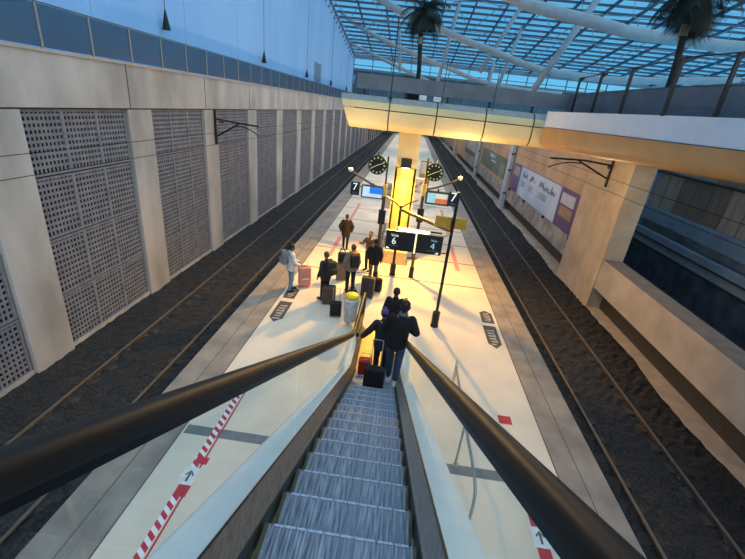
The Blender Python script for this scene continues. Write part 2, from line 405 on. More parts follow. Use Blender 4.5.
m = MB(); scribble(m, 4.8, 7.6, 2.55, .34, -.04); scribble(m, 4.2, 6.6, 2.22, .16, -.04); m.obj('lettering', white_p, t)
MB().box(-.034, -.03, .3, 2.4, 1.4, 2.5).obj('print_patch', mat('print pale green', (134, 146, 124), .6, rgb2=(110, 126, 106), scale=3), t)
t = thing('advert_poster', 'farthest pale poster on the right wall', 'poster', (8.26, 51.5, 0))
MB().box(-.03, 0, 0, 12, 1.2, 3.2).obj('board', mat('pale print', (178, 182, 182), .6, rgb2=(130, 140, 134), scale=.5), t)
MB().box(-.034, -.03, 1, 11, 1.3, 1.9).obj('print_patch', mat('print dark', (90, 92, 90), .6), t)

# second track hall, far right; blue dimness put into bed, rails, concrete and post
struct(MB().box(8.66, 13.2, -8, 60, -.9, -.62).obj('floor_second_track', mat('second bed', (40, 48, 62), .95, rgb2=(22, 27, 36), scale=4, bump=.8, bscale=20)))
t = thing('railway_track', 'second dim railway track beyond the right parapet', 'railway track', (10.9, 0, 0))
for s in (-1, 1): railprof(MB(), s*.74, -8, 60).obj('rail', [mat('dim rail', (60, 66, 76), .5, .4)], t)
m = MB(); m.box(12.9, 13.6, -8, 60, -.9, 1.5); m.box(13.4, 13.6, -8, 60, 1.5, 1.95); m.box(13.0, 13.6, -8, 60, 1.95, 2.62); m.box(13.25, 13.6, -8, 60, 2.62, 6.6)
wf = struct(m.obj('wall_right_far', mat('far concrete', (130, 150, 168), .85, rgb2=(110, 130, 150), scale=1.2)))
pmm = [mat('brown cladding', (176, 154, 138), .8, rgb2=(146, 128, 116), scale=2, stretch=(1, 3, .4)), mat('brown cladding dark', (140, 116, 102), .8, rgb2=(116, 98, 88), scale=2, stretch=(1, 3, .4))]
for i in range(14):
    MB().box(13.18, 13.25, 8+1.05*i+.02, 9.05+1.05*i-.02, 2.64, 4.3).obj('cladding_panel', pmm[(i*7//3) % 2], wf)
    MB().box(13.18, 13.25, 8+1.05*i+.02, 9.05+1.05*i-.02, 4.42, 6.4).obj('cladding_panel', pmm[(i*5//3) % 2], wf)
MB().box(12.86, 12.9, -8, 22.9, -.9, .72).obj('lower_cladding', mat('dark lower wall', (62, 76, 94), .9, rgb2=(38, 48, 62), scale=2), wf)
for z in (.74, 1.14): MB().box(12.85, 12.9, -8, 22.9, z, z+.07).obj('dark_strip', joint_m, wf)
MB().tube([(13.1, -5, 4.36), (13.1, 23, 4.36)], .05, 6).obj('pipe', dark_m, wf)
struct(MB().box(12.85, 13.6, 22.9, 23.9, -.8, 6.4).obj('pillar_second', mat('blue lit post', (180, 206, 232), .8)))

# ------------------------------------------------------------------ bridge deck, fascia, parapet
prof = [(15.9, 5.20), (15.25, 5.19), (15.02, 5.22), (14.88, 5.32), (14.81, 5.48), (14.8, 5.84)]
prof2 = [(14.8, 5.87), (14.815, 5.98), (14.86, 6.09)]
prof3 = [(14.86, 6.09), (14.95, 6.20), (15.10, 6.27), (15.9, 6.30)]
def left_end(z): return -2.57 + max(0, 6.24-z)*.36
body = MB()
body.prism([(15.9, 5.22), (15.27, 5.22), (15.06, 5.25), (14.93, 5.34), (14.86, 5.49), (14.85, 5.86), (14.9, 6.05), (15.12, 6.24), (15.9, 6.26)], -2.05, 9.3, 'x')
body.box(-2.0, 9.3, 15.9, 19.4, 5.2, 6.28)
path = [(4.42, 14.8), (4.75, 12), (5.05, 9.2), (5.32, 7.5), (5.62, 5), (5.85, 2), (6.0, -6)]
body.prism([(x+.25, y) for x, y in path] + [(9.3, -6), (9.3, 15.1)], 5.50, 6.3, 'z')
deck = struct(body.obj('ceiling_deck', mat('deck concrete', (96, 90, 82), .8, rgb2=(84, 78, 72), scale=2)))
deck['label'] = 'curved pedestrian deck spanning the platform'
js = [-2.57, -.84, .79, 2.45, 4.05, 5.6]
for i, (a, b) in enumerate(zip(js, js[1:])):
    for pf in (prof, prof2, prof3):
        m = MB(); rows = []
        for y, z in pf:
            xl = left_end(z) if i == 0 else a+.022
            rows.append([(xl, y, z), (b-.022, y, z)])
        m.grid(rows)
        if i == 0:   # rounded end of the deck
            m.grid([[(left_end(z), y, z) for y, z in pf], [(left_end(z)+.1, 16.2, z) for y, z in pf]])
        o = m.obj('fascia_panel' if pf is not prof3 else 'deck_lip', fascia_m if pf is not prof3 else mat('skylit deck lip', (150, 148, 144), .6), deck, smooth=False)  # upper rows greyed: sky light on upward faces painted in
        for p in o.data.polygons: p.use_smooth = True
rows1, rows2 = [], []
lens_ = []
for (x, y) in path:
    rows1.append([(x, y, 5.9), (x-.0, y, 6.37), (x+.18, y, 6.385)])
    q = 5.22 + (14.8-y)*.022 if y > 7 else 5.39
    rows2.append([(x-.03, y, 5.885), (x-.02, y, q+.22), (x+.03, y, q+.06), (x+.3, y, q), (x+2.2, y, q)])
MB().grid(rows1).obj('white_fascia', white_f, deck)
MB().box(4.40, 4.50, 14.74, 14.80, 5.88, 6.38).obj('fascia_end', white_f, deck)
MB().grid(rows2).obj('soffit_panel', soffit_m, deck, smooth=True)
m = MB(); m.box(-2.15, 5.4, 15.75, 15.85, 6.50, 6.98)
par_l = [(x+.75, y) for x, y in path]
m.grid([[(x, y, 6.38), (x, y, 7.02), (x+.08, y, 7.02), (x+.08, y, 6.38)] for x, y in [(5.3, 15.8)]+par_l[1:]])
o = struct(m.obj('wall_deck_parapet', grey_par))
m = MB()
for x in (-1.9, -.4, 1.1, 2.6, 4.1): m.box(x, x+.08, 15.78, 15.84, 6.28, 6.52)
m.obj('parapet_foot', dark_m, o)
rs = thing('deck_railing', 'row of dark posts with rail on the right deck edge', 'railing', (0, 0, 6.3))
posts = [(5.02, 14.6), (5.02, 13.0), (5.03, 11.3), (4.98, 9.3), (5.33, 8.3), (5.6, 6.6), (5.75, 5.0)]
for x, y in posts:
    m = MB(); m.prism([(-.035, 0), (.035, 0), (.03, .95), (.13, 1.04), (.12, 1.10), (-.03, 1.06)], -.03, .03, 'y'); m.obj('post', dark_m, rs, (x+.06, y, .06))
MB().tube([(x+.10, y, 1.12) for x, y in posts], .014, 6).obj('wire_rail', dark_m, rs)
MB().tube([(x+.08, y, .6) for x, y in posts], .008, 5).obj('wire_rail', dark_m, rs)
for i, x in enumerate((.12, .62)):
    t = tag(MB().rbox(x, x+.26, 15.2, 15.45, 6.30, 6.46, .02).obj('planter_box', white_p), ['white box on the deck lip by the palm, left of two', 'white box on the deck lip by the palm, right of two'][i], 'box', 'white boxes on the deck lip')
# thin lamp post on the deck
t = thing('lamp_post', 'thin dark lamp post standing on the bridge lip left of the palm', 'lamp post', (-.85, 14.95, 6.24))
MB().tube([(0,0,0),(0,0,2.4)], .018, 7).obj('pole', black_m, t); MB().lathe([(.07,0),(.07,.05),(.03,.08)], n=10).obj('base', black_m, t)
MB().tube([(0,0,2.35),(-.12,0,2.42),(-.26,0,2.40)], .014, 6).obj('arm', black_m, t); MB().box(-.36,-.22,-.03,.03,2.37,2.41).obj('lamp_head', black_m, t)
for i, x in enumerate((.9, 2.62)):
    tag(MB().tube([(x, 14.98, 6.2), (x, 14.98, 7.6)], .012, 6).obj('mast', dark_m), ['thin dark mast on the bridge lip above the second panel joint', 'thin dark mast on the bridge lip above the third panel joint'][i], 'mast', 'thin masts on the bridge lip')
# palms
def palm(loc, h, R, label, n=44, seed=1):
    r = random.Random(seed)
    t = thing('palm_tree', label, 'palm tree', loc)
    pts = [(.06*math.sin(i*.7), 0, h*i/8) for i in range(9)]
    MB().tube(pts, [.11, .095, .09, .085, .08, .08, .08, .085, .10], 9).obj('trunk', trunk_m, t)
    MB().tube([(.06*math.sin(4.55), 0, h*.66), (.06*math.sin(4.9), 0, h*.74)], .098, 9).obj('trunk_band', trunk_b, t)
    MB().lathe([(.24,.0),(.34,.04),(.38,.38),(.34,.4),(.3,.36)], n=16).obj('pot', dark_m, t)
    m = MB()
    for k in range(n):
        a = 2*PI*k/n*2.4 + r.uniform(-.2,.2); el = r.uniform(-.75, 1.25); L = R*r.uniform(.8, 1.1)
        p = Vector((0,0,h)); d = Vector((math.cos(a)*math.cos(el), math.sin(a)*math.cos(el), math.sin(el)))
        spine = []
        for q in range(9): 
            spine.append(p.copy()); p = p + d*(L/8); d = (d + Vector((0,0,-.24))).normalized()
        for q in range(1, 9):
            c = spine[q]; t_ = (spine[q]-spine[q-1]).normalized(); sd = t_.cross(Vector((0,0,1)))
            if sd.length < .01: sd = Vector((1,0,0))
            sd.normalize(); wl_ = R*.34*math.sin(PI*(q+1)/10.5)
            for s_ in (-1, 1):
                for u in (0, .33, .66):
                    b = c - t_*(L/8)*u
                    tip = b + sd*s_*wl_ + t_*wl_*.6 + Vector((0,0,-wl_*.55))
                    m.bm.faces.new([m.bm.verts.new(v) for v in (b - t_*.017, b + t_*.017, tip)])
        m.tube(spine, [.014]*8+[.004], 4)
    m.obj('fronds', leaf_m, t)
palm((-.06, 17.2, 6.28), 2.95, .95, 'small palm tree with dark crown on the deck above the column', seed=3)
palm((6.35, 12.0, 6.3), 3.0, 1.15, 'dark palm tree behind the railing of the right deck', seed=9)

# ------------------------------------------------------------------ roof
RX0, RX1, RY0, RY1 = -11.0, 62.0, -8.0, 75.0
m = MB(); m.grid([[(RX0, RY0, roofz(RY0)+.25), (RX1, RY0, roofz(RY0)+.25)], [(RX0, RY1, roofz(RY1)+.25), (RX1, RY1, roofz(RY1)+.25)]])
ceil = struct(m.obj('ceiling', roof_glass))
m = MB(); y = RY1
while y > RY0:
    m.box(RX0, RX1, y-.06, y+.06, roofz(y)-.02, roofz(y)+.2); y -= 1.7
m.obj('purlin', grey_tube, ceil)
m = MB(); x = RX0
while x < RX1:
    m.grid([[(x-.06, RY0, roofz(RY0)-.15), (x-.06, RY1, roofz(RY1)-.15)], [(x+.06, RY0, roofz(RY0)-.15), (x+.06, RY1, roofz(RY1)-.15)], [(x+.06, RY0, roofz(RY0)+.2), (x+.06, RY1, roofz(RY1)+.2)], [(x-.06, RY0, roofz(RY0)+.2), (x-.06, RY1, roofz(RY1)+.2)], [(x-.06, RY0, roofz(RY0)-.15), (x-.06, RY1, roofz(RY1)-.15)]]); x += 3.2
m.obj('rafter', grey_tube, ceil)
m = MB()   # lower bracing layer, white
for i in range(16):
    x = RX0+4.6*i
    for j in range(9):
        y = 74-8.2*j
        m.tube([(x, y, roofz(y)-.2), (x+2.3, y-4.1, roofz(y-4.1)-1.5), (x+4.6, y, roofz(y)-.2)], .05, 5)
        m.tube([(x, y-8.2, roofz(y-8.2)-.2), (x+2.3, y-4.1, roofz(y-4.1)-1.5), (x+4.6, y-8.2, roofz(y-8.2)-.2)], .05, 5)
m.obj('bracing', mat('bracing tube', (128, 144, 162), .5), ceil)
m = MB(); m.box(RX0, RX1, 74.9, 75.3, roofz(75)-.35, roofz(75)+.3); m.obj('edge_beam', mat('edge beam', (120, 132, 146), .6), ceil)
m = MB(); 
for j in range(40):   # bracing along the head of the blue wall
    y = 74-1.7*j
    m.tube([(-10.95, y, roofz(y)-1.0), (-10.3, y-.8, roofz(y-.8)-.3), (-10.95, y-1.7, roofz(y-1.7)-1.0)], .05, 5)
m.obj('wall_head_truss', mat('bracing tube', (128, 144, 162), .5), ceil)
def smooth_path(p, n=6):
    out = []
    for i in range(len(p)-1):
        p0 = Vector(p[max(i-1, 0)]); p1 = Vector(p[i]); p2 = Vector(p[i+1]); p3 = Vector(p[min(i+2, len(p)-1)])
        for k_ in range(n):
            u = k_/n
            out.append(.5*((2*p1)+(p2-p0)*u+(2*p0-5*p1+4*p2-p3)*u*u+(3*p1-p0-3*p2+p3)*u**3))
    out.append(Vector(p[-1])); return out
arcs = [([(-11,60,16.7), (-8.4,60,15.2), (-4,60,13.6), (.8,60,12.3), (4.6,60,11.3), (8.3,60,10.4), (13.6,60,9.9), (19, 60, 9.9)], .28, 'white arched roof tube rising from the blue wall'),
        ([(-8,45,16.8), (-4.4,45,15.2), (-1.7,45,14.2), (1.6,45,13.3), (4.5,45,12.5), (6.7,45,12), (9.3,45,11.3), (12.1,45,10.8), (16.5,45,10.6), (20.3,45,10.7), (30,45,11.6)], .32, 'white arched roof tube crossing above the palm crown'),
        ([(1,30,14.1), (5.5,30,12.8), (7.6,30,12.4), (10.7,30,12), (12.6,30,11.7), (15.2,30,11.6), (19.6,30,11.5), (28,30,12.2)], .36, 'thick pale roof tube across the upper right'),
        ([(-11,70,14.5), (-6.9,70,13.1), (-3,70,11.8), (1.9,70,10.3), (4,70,9.6)], .26, 'lowest white arched tube ending near the palm trunk')]
for p, r, lab in arcs:
    o = MB().tube(smooth_path(p), r, 10).obj('roof_tube', white_tube, smooth=True); tag(o, lab, 'roof tube'); o['kind'] = 'structure'
struts = [((8.9,35,8.3), (12.4,35,15.6), .24, 'pale slanting roof strut above the white fascia'), ((3.3,50,17.0), (2.2,50,9), .2, 'grey roof strut right of the palm crown'), ((9.6,50,16.9), (6.6,50,10.5), .22, 'grey slanting roof strut beyond the long tube'),
          ((-3.4,60,16.6), (-2.5,60,10.5), .2, 'grey roof strut left of the palm trunk'), ((9.5,60,13), (9.2,60,8.5), .22, 'short white strut right of the slanting roof strut'), ((11.2, 55, 16.2), (9.7, 55, 9.5), .2, 'thin pale strut left of the slanting roof strut')]
for a, b, r, lab in struts:
    o = MB().tube([a, b], r, 9).obj('roof_strut', white_tube, smooth=True); tag(o, lab, 'roof strut'); o['kind'] = 'structure'
# end facade: glazing under the roof edge, dark station building behind
m = MB(); m.box(-11, 37, 75.08, 75.1, 6, roofz(75)-.3); fac = struct(m.obj('window_1', fac_glass))
m = MB()
for i in range(16): m.box(-11+3.2*i-.06, -11+3.2*i+.06, 74.98, 75.2, 6, roofz(75)-.3)
for z in (8.6, 10.4, 12.0): m.box(-11, 37, 74.98, 75.2, z-.05, z+.05)
m.obj('window_frame', mat('facade frame', (92, 112, 130), .5), fac)
struct(MB().box(37, 62, 75, 75.4, 5, roofz(75)+.2).obj('wall_back', mat('far dark wall', (84, 94, 110), .8)))
t = thing('station_building', 'dark low building beyond the glazed end of the hall', 'building', (0, 110, 0))
MB().box(-18, 60, 0, 10, 4, 13.6).obj('wall', mat('far building', (52, 60, 70), .8, rgb2=(40, 48, 56), scale=.3), t)
m = MB()
for i in range(26): m.box(-17+3*i, -15.6+3*i, -.1, 0, 10.6, 12.4)
m.obj('window_band', mat('far windows', (150, 190, 214), .4, rgb2=(70, 90, 110), scale=.3), t)
MB().box(-18.5, 60.5, -.4, 10.4, 13.6, 14.1).obj('roof', mat('far roof', (84, 92, 100), .7), t)

# ------------------------------------------------------------------ column and lamp
cl = MB().box(-.42, .40, 15.9, 16.7, 0, 5.2).obj('column', mat('cream concrete', (206, 190, 146), .8, rgb2=(190, 174, 134), scale=1.5)); struct(cl)
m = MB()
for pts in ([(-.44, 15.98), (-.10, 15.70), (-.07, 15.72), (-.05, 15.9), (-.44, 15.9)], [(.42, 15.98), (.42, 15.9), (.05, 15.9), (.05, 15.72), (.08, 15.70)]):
    m2 = MB(); m2.prism(pts, .58, 3.88, 'z'); m2.obj('cladding_panel', lamplit_clad, cl)
MB().rbox(-.5, .5, 15.55, 16.8, 0, .57, .03).obj('plinth', mat('stone plinth', (196, 176, 134), .8), cl)
t = thing('spotlight', 'black box spotlight fixed high on the cream column', 'lamp', (-.02, 15.62, 3.92))
MB().rbox(-.2, .2, -.16, .16, .03, .36, .02).obj('housing', black_m, t); MB().box(-.05, .05, .15, .28, .1, .25).obj('bracket', dark_m, t)
MB().box(-.15, .15, -.12, .12, .0, .03).obj('lens', mat('lamp lens', (255, 240, 190), .4, emit=(255, 226, 140), estr=6), t)

# benches either side of the column
def bench():
    t = thing('mesh_bench', '', 'bench')
    wire = mat('wire mesh seat', (150, 146, 136), .45, .5)
    for i in range(3):
        y = i*.58
        m = MB()
        for q in range(7): m.tube([(-.22, y+.02+.08*q, .42), (.18, y+.02+.08*q, .44), (.26, y+.02+.08*q, .85)], .008, 4)
        for x, z in ((-.22, .42), (-.02, .43), (.18, .44), (.22, .64), (.26, .85)): m.tube([(x, y, z), (x, y+.52, z)], .012, 5)
        m.obj('seat', wire, t)
    MB().box(-.04, .04, 0, 1.7, .34, .39).obj('beam', dark_m, t)
    for y in (.2, 1.45): m = MB(); m.box(-.03, .03, y, y+.06, 0, .36); m.box(-.22, .22, y, y+.06, 0, .03); m.obj('leg', dark_m, t)
    return t
b0 = bench(); b0.location = (-.72, 16.3, 0); b0.rotation_euler = (0,0,0); b0['label'] = 'wire mesh bench on the left side of the cream column'; b0['group'] = 'benches beside the column'
b1 = copy_tree(b0); b1.location = (.75, 18.0, 0); b1.rotation_euler = (0,0,PI); b1['label'] = 'wire mesh bench on the right side of the cream column'
b2 = copy_tree(b0); b2.location = (-.72, 18.6, 0); b2['label'] = 'farther wire mesh bench left behind the cream column'

# ------------------------------------------------------------------ posts, clocks, screens, signs
def ribbed(m, h=.5, r=.085):
    pr = [(r*1.25, 0), (r*1.25, .04)]
    n = 7
    for i in range(n):
        z = .05+i*(h-.06)/n; pr += [(r, z), (r*1.15, z+.015), (r*1.15, z+.04), (r, z+.05)]
    pr.append((r*.6, h)); m.lathe(pr, n=14); return m
def clock(loc, label, parent_post):
    t = thing('platform_clock', label, 'clock', loc, 0, 'round platform clocks'); Rr = .285
    RX = Matrix.Rotation(PI/2, 4, 'X')
    MB().lathe([(Rr, -.06), (Rr+.02, -.05), (Rr+.02, .05), (Rr, .06)], n=32, M=RX).obj('case', black_m, t)
    for k_ in range(12):
        a = 2*PI*k_/12; L0, L1 = Rr*.72, Rr*.93
        m = MB(); m.add(_hand(L0, L1, .020 if k_ % 3 else .030, a)); m.obj('hour_mark', mat('clock yellow', (222, 206, 96), .5, emit=(236, 214, 90), estr=.15), t)
    m = MB(); m.add(_hand(-.04, .25, .010, math.radians(66))); m.obj('minute_hand', mat('clock hand', (236, 222, 130), .5, emit=(236, 214, 90), estr=.25), t)
    m = MB(); m.add(_hand(-.03, .22, .013, math.radians(242))); m.obj('hour_hand', mat('clock hand', (240, 226, 130), .5), t)
    MB().tube([(0, 0, Rr), (0, 0, Rr+.14)], .02, 6).obj('bracket', black_m, t)
    return t
def _hand(a, b, w, ang):
    t = bmesh.new(); vs = [t.verts.new((x, -.068, z)) for x, z in ((-w, a), (w, a), (w*.8, b), (-w*.8, b))]; t.faces.new(vs)
    bmesh.ops.rotate(t, verts=t.verts, cent=(0,0,0), matrix=Matrix.Rotation(ang, 3, 'Y')); return t
def info_post(loc, s, label):
    """tall lamp and information post; s = side of the arm"""
    t = thing('lamp_post', label, 'lamp post', loc)
    MB().tube([(0,0,0),(0,0,3.45)], .06, 10).obj('pole', mat('post brown', (96, 82, 60), .5, .3), t)
    ribbed(MB(), .45, .08).obj('base', black_m, t)
    MB().tube([(0,0,3.2),(0,0,3.6)], .085, 10).obj('collar', mat('lamplit collar', (222, 190, 110), .5), t)  # joint coloured as if lit yellow by the lamp
    pts = smooth_path([(0,0,3.42),(s*.45,0,3.55),(s*1.1,0,3.86)])
    MB().tube(pts, .035, 8).obj('arm', mat('post brown', (96, 82, 60)), t)
    MB().ell((s*1.2,0,3.95), (.09,.08,.07)).obj('lamp_globe', mat('lamp globe', (255, 230, 190), .4, emit=(255, 214, 160), estr=.25), t, smooth=True)
    MB().tube([(0,0,3.55),(0,0,3.98),(-s*.0,0,4.5)], .03, 8).obj('mast', mat('post brown', (96, 82, 60)), t)
    MB().rbox(-.12, .12, -.13, -.05, 2.25, 2.75, .01).obj('notice_box', dark_m, t)
    return t
info_post((-.62, 13.5, 0), -1, 'brown lamp post with arm toward the left track')
info_post((.72, 14.4, 0), 1, 'brown lamp post with arm toward the right track')
clock((-.95, 13.45, 4.2), 'round black clock with yellow marks above the blue screen', None)
clock((1.00, 14.35, 4.06), 'round black clock with yellow marks above the orange screen', None)
def screen(loc, w, h, label, cols):
    t = thing('information_screen', label, 'screen', loc)
    MB().rbox(-w/2, w/2, -.06, .06, 0, h, .015).obj('casing', mat('screen casing', (92, 80, 58), .5), t)
    b = .05
    for (a, c, z0, z1, col) in cols:
        MB().box(-w/2+b+a*(w-2*b), -w/2+b+c*(w-2*b), -.068, -.06, b+z0*(h-2*b), b+z1*(h-2*b)).obj('display', mat('disp%s' % str(col), col, .3, emit=col, estr=.5), t)
    MB().tube([(0, .03, h), (0, .03, h+.06)], .02, 6).obj('hanger', dark_m, t)
    return t
t = screen((-1.03, 13.5, 3.08), .76, .44, 'small screen with blue and white picture on the left post', [(0,.35,0,1,(200,226,250)), (.35,1,.35,1,(40,130,230)), (.35,1,0,.35,(206,220,240))])
MB().tube([(.1,.0,.25),(.41,.0,.25)], .03, 6).obj('arm', dark_m, t)
t = screen((.93, 10.85, 3.68), .64, .36, 'small screen with orange and white picture beside the platform sign', [(0,.4,0,1,(170,214,214)), (.4,1,.5,1,(236,226,200)), (.4,1,0,.5,(230,120,60))])
MB().tube([(.1,.0,.2),(.55,.0,.2)], .025, 6).obj('arm', dark_m, t)
def single_sign(loc, label, w=.30, h=.44):
    t = thing('platform_sign', label, 'sign', loc)
    MB().box(-w/2, w/2, -.04, .04, 0, h).obj('sign_board', black_m, t)
    lm = mat('sign white', (236, 238, 236), .5, emit=(236, 238, 236), estr=.7)
    o = link('number', text_mesh('7', .34, lm), t, (0, -.043, h*.62), (PI/2, 0, 0))
    m = MB(); m.box(-.08, .08, -.045, -.04, h*.13, h*.16); m.box(-.08, .03, -.045, -.04, h*.20, h*.23); m.obj('small_lettering', mat('sign grey', (120, 124, 124), .5), t)
    return t
t = single_sign((-1.63, 13.5, 3.13), 'small black platform sign with white 7 left of the blue screen')
MB().tube([(.14,0,.3),(.3,0,.3)], .02, 6).obj('arm', dark_m, t)
t = single_sign((1.34, 10.72, 3.72), 'small black platform sign with white 7 on top of the right pole', .27, .38)
# pole carrying the double sign
t = thing('sign_pole', 'black pole with ribbed base carrying the platform signs on the right', 'pole', (1.47, 10.78, 0))
MB().tube([(0,0,0),(0,0,4.1)], .045, 10).obj('pole', black_m, t); ribbed(MB(), .52, .10).obj('base', black_m, t)
MB().tube([(0,.03,3.02),(-.35,.9,2.9),(-1.45,3.55,2.62)], .06, 8).obj('beam', dark_m, t)
MB().tube([(0,0,2.95),(-.25,0,2.80)], .035, 7).obj('arm', mat('pale arm', (206, 186, 160), .5), t)
MB().tube([(-.25,0,2.92),(-1.3,0,2.92)], .025, 7).obj('hanger_bar', dark_m, t)
MB().tube([(0,0,2.35),(-.2,0,2.35)], .02, 6).obj('arm', dark_m, t)
t = thing('sign_pole', 'black pole with ribbed base and forked head before the column', 'pole', (-.01, 14.4, 0))
MB().tube([(0,0,0),(0,0,2.75)], .05, 10).obj('pole', black_m, t); ribbed(MB(), .48, .10).obj('base', black_m, t)
for s in (-1, 1): MB().tube(smooth_path([(0,0,2.65),(s*.25,0,2.86),(s*.58,0,3.02)]), .03, 7).obj('fork_arm', mat('post brown', (96, 82, 60)), t)
t = thing('platform_sign', 'wide black double sign with white numbers 6 and 4 under a tube lamp', 'sign', (.48, 10.74, 2.30))
MB().box(-.79, .79, -.06, .06, 0, .55).obj('sign_board', black_m, t)
MB().box(.02, .065, -.075, .0, -.03, .55).obj('divider', mat('lit divider', (250, 236, 180), .5, emit=(255, 236, 170), estr=1.0), t)
lm = mat('sign white', (236, 238, 236), .5); lb = mat('sign pale blue', (150, 200, 210), .5, emit=(150, 200, 210), estr=.6)
link('number', text_mesh('6', .27, lm), t, (-.56, -.064, .26), (PI/2,0,0)); link('number', text_mesh('4', .25, lb), t, (.53, -.064, .24), (PI/2,0,0))
link('lettering', text_mesh('Voie', .115, lm), t, (-.55, -.064, .43), (PI/2,0,0)); link('lettering', text_mesh('Voie', .095, lb), t, (.55, -.064, .41), (PI/2,0,0))
m = MB(); m.box(-.72, -.42, -.066, -.06, .12, .135); m.box(.38, .68, -.066, -.06, .1, .115); m.obj('underline', mat('sign grey', (120, 124, 124)), t)
for x, s in ((-.70, -1), (.66, 1)):
    m = MB(); m.prism([(x-.05, .03), (x+.05, .03), (x+s*.05, .09), (x-s*.01, .06)], -.066, -.06, 'y'); m.obj('arrow', lm, t)
m = MB(); m.tube([(-.45, -.05, .61), (.38, -.05, .61)], .035, 8); m.obj('tube_lamp', mat('tube lamp', (255, 252, 235), .4, emit=(255, 248, 220), estr=9), t)
MB().box(-.5, .42, -.03, .05, .58, .66).obj('lamp_holder', steel, t)
t = tag(MB().box(.98, 1.84, 10.84, 10.9, 3.08, 3.38).obj('direction_board', ochre), 'blank ochre yellow board mounted across the top of the right sign pole', 'sign')
MB().box(1.42, 1.52, 10.80, 10.84, 3.1, 3.36).obj('clamp', dark_m, t)
# distant platform furniture beyond the column
for i, (x, y, w, h, c, lab) in enumerate(((-.75, 24, .7, 1.9, (214, 196, 176), 'white notice panel far left behind the column'), (.95, 26, .8, 2.1, (232, 226, 214), 'tall white notice panel right behind the column'), (1.6, 34, .9, 2.3, (190, 140, 60), 'ochre kiosk panel far down the platform'))):
    t = thing('notice_panel', lab, 'notice panel', (x, y, 0))
    MB().rbox(-w/2, w/2, -.06, .06, .35, h, .03).obj('panel', mat('np%d' % i, c, .5), t)
    MB().box(-w/2+.06, w/2-.06, -.066, -.06, h*.55, h-.1).obj('notice_sheet', mat('nps%d' % i, (120, 92, 80) if i != 2 else (240, 220, 170), .5, rgb2=(220, 210, 200), scale=5), t)
    for s in (-1, 1): MB().box(s*w*.4-.03, s*w*.4+.03, -.03, .03, 0, .36).obj('leg', dark_m, t)

# ------------------------------------------------------------------ floor markings
def stripes_mat(name, ax):
    m = bpy.data.materials.new(name); m.use_nodes = True; nt = m.node_tree; N = nt.nodes; L = nt.links; b = N['Principled BSDF']; b.inputs['Roughness'].default_value = .5
    tc = N.new('ShaderNodeTexCoord'); mp = N.new('ShaderNodeMapping'); mp.inputs['Rotation'].default_value = (0, 0, math.radians(35))
    w = N.new('ShaderNodeTexWave'); w.inputs['Scale'].default_value = 2.4; w.bands_direction = 'Y'; w.inputs['Distortion'].default_value = 0
    cr = N.new('ShaderNodeValToRGB'); cr.color_ramp.interpolation = 'CONSTANT'; cr.color_ramp.elements[0].color = (*lin((196, 40, 56)), 1); cr.color_ramp.elements[1].position = .5; cr.color_ramp.elements[1].color = (*lin((238, 236, 236)), 1)
    L.new(tc.outputs['Object'], mp.inputs[0]); L.new(mp.outputs[0], w.inputs['Vector']); L.new(w.outputs['Fac'], cr.inputs[0]); L.new(cr.outputs[0], b.inputs['Base Color']); return m
haz = stripes_mat('hazard stripes', 0); red = mat('red tape', (198, 44, 58), .5, rgb2=(182, 40, 52), scale=8); pink = mat('faded red tape', (226, 142, 128), .6, rgb2=(216, 150, 138), scale=3)
def arrow_sticker(p, x, y, up_=True):
    MB().box(x-.13, x+.13, y-.17, y+.17, .004, .006).obj('arrow_square', white_p, p)
    m = MB(); m.box(x-.018, x+.018, y-.11, y+.06, .006, .008); m.prism([(x-.075, y+.02), (x-.06, y+.0), (x, y+.075), (x+.06, y+.0), (x+.075, y+.02), (x, y+.11)], .006, .008); m.obj('arrow', mat('ink dark', (70, 70, 74)), p)
t = thing('hazard_tape', 'red and white striped floor tape left of the escalator', 'floor tape', (0,0,0))
MB().box(-3.0, -2.88, 1.5, 7.3, 0, .004).obj('striped_band', haz, t); MB().box(-2.85, -2.82, 1.5, 7.3, 0, .004).obj('red_line', red, t)
MB().box(-3.0, -2.80, 4.14, 4.40, 0, .0045).obj('red_patch', red, t); MB().box(-2.98, -2.76, 4.78, 4.92, 0, .0045).obj('red_patch', red, t)
arrow_sticker(t, -2.93, 4.52)
t = thing('hazard_tape', 'red floor tape with white arrow right of the escalator', 'floor tape', (0,0,0))
MB().box(2.76, 2.96, 2.2, 5.35, 0, .004).obj('red_band', red, t); MB().box(2.70, 2.98, 6.9, 7.15, 0, .004).obj('red_patch', red, t)
m = MB()
for i in range(4): m.prism([(2.78, 4.95+.12*i), (2.94, 5.02+.12*i), (2.94, 5.07+.12*i), (2.78, 5.0+.12*i)], .004, .006)
m.obj('white_marks', white_p, t); arrow_sticker(t, 2.86, 4.42)
for x, y0, y1, lab in ((-2.74, 15.6, 18.4, 'faded red floor tape near the walking man on the left'), (-2.74, 20, 26, 'farther faded red floor tape on the left platform side'), (2.70, 15.8, 19.3, 'faded red floor tape on the right platform side'), (2.70, 21, 27, 'farther faded red floor tape on the right platform side')):
    tag(MB().box(x-.09, x+.09, y0, y1, 0, .004).obj('floor_tape', pink), lab, 'floor tape')
fd = mat('floor sticker', (84, 78, 76), .7, rgb2=(72, 67, 66), scale=4); fw = mat('sticker white', (186, 180, 172), .6)
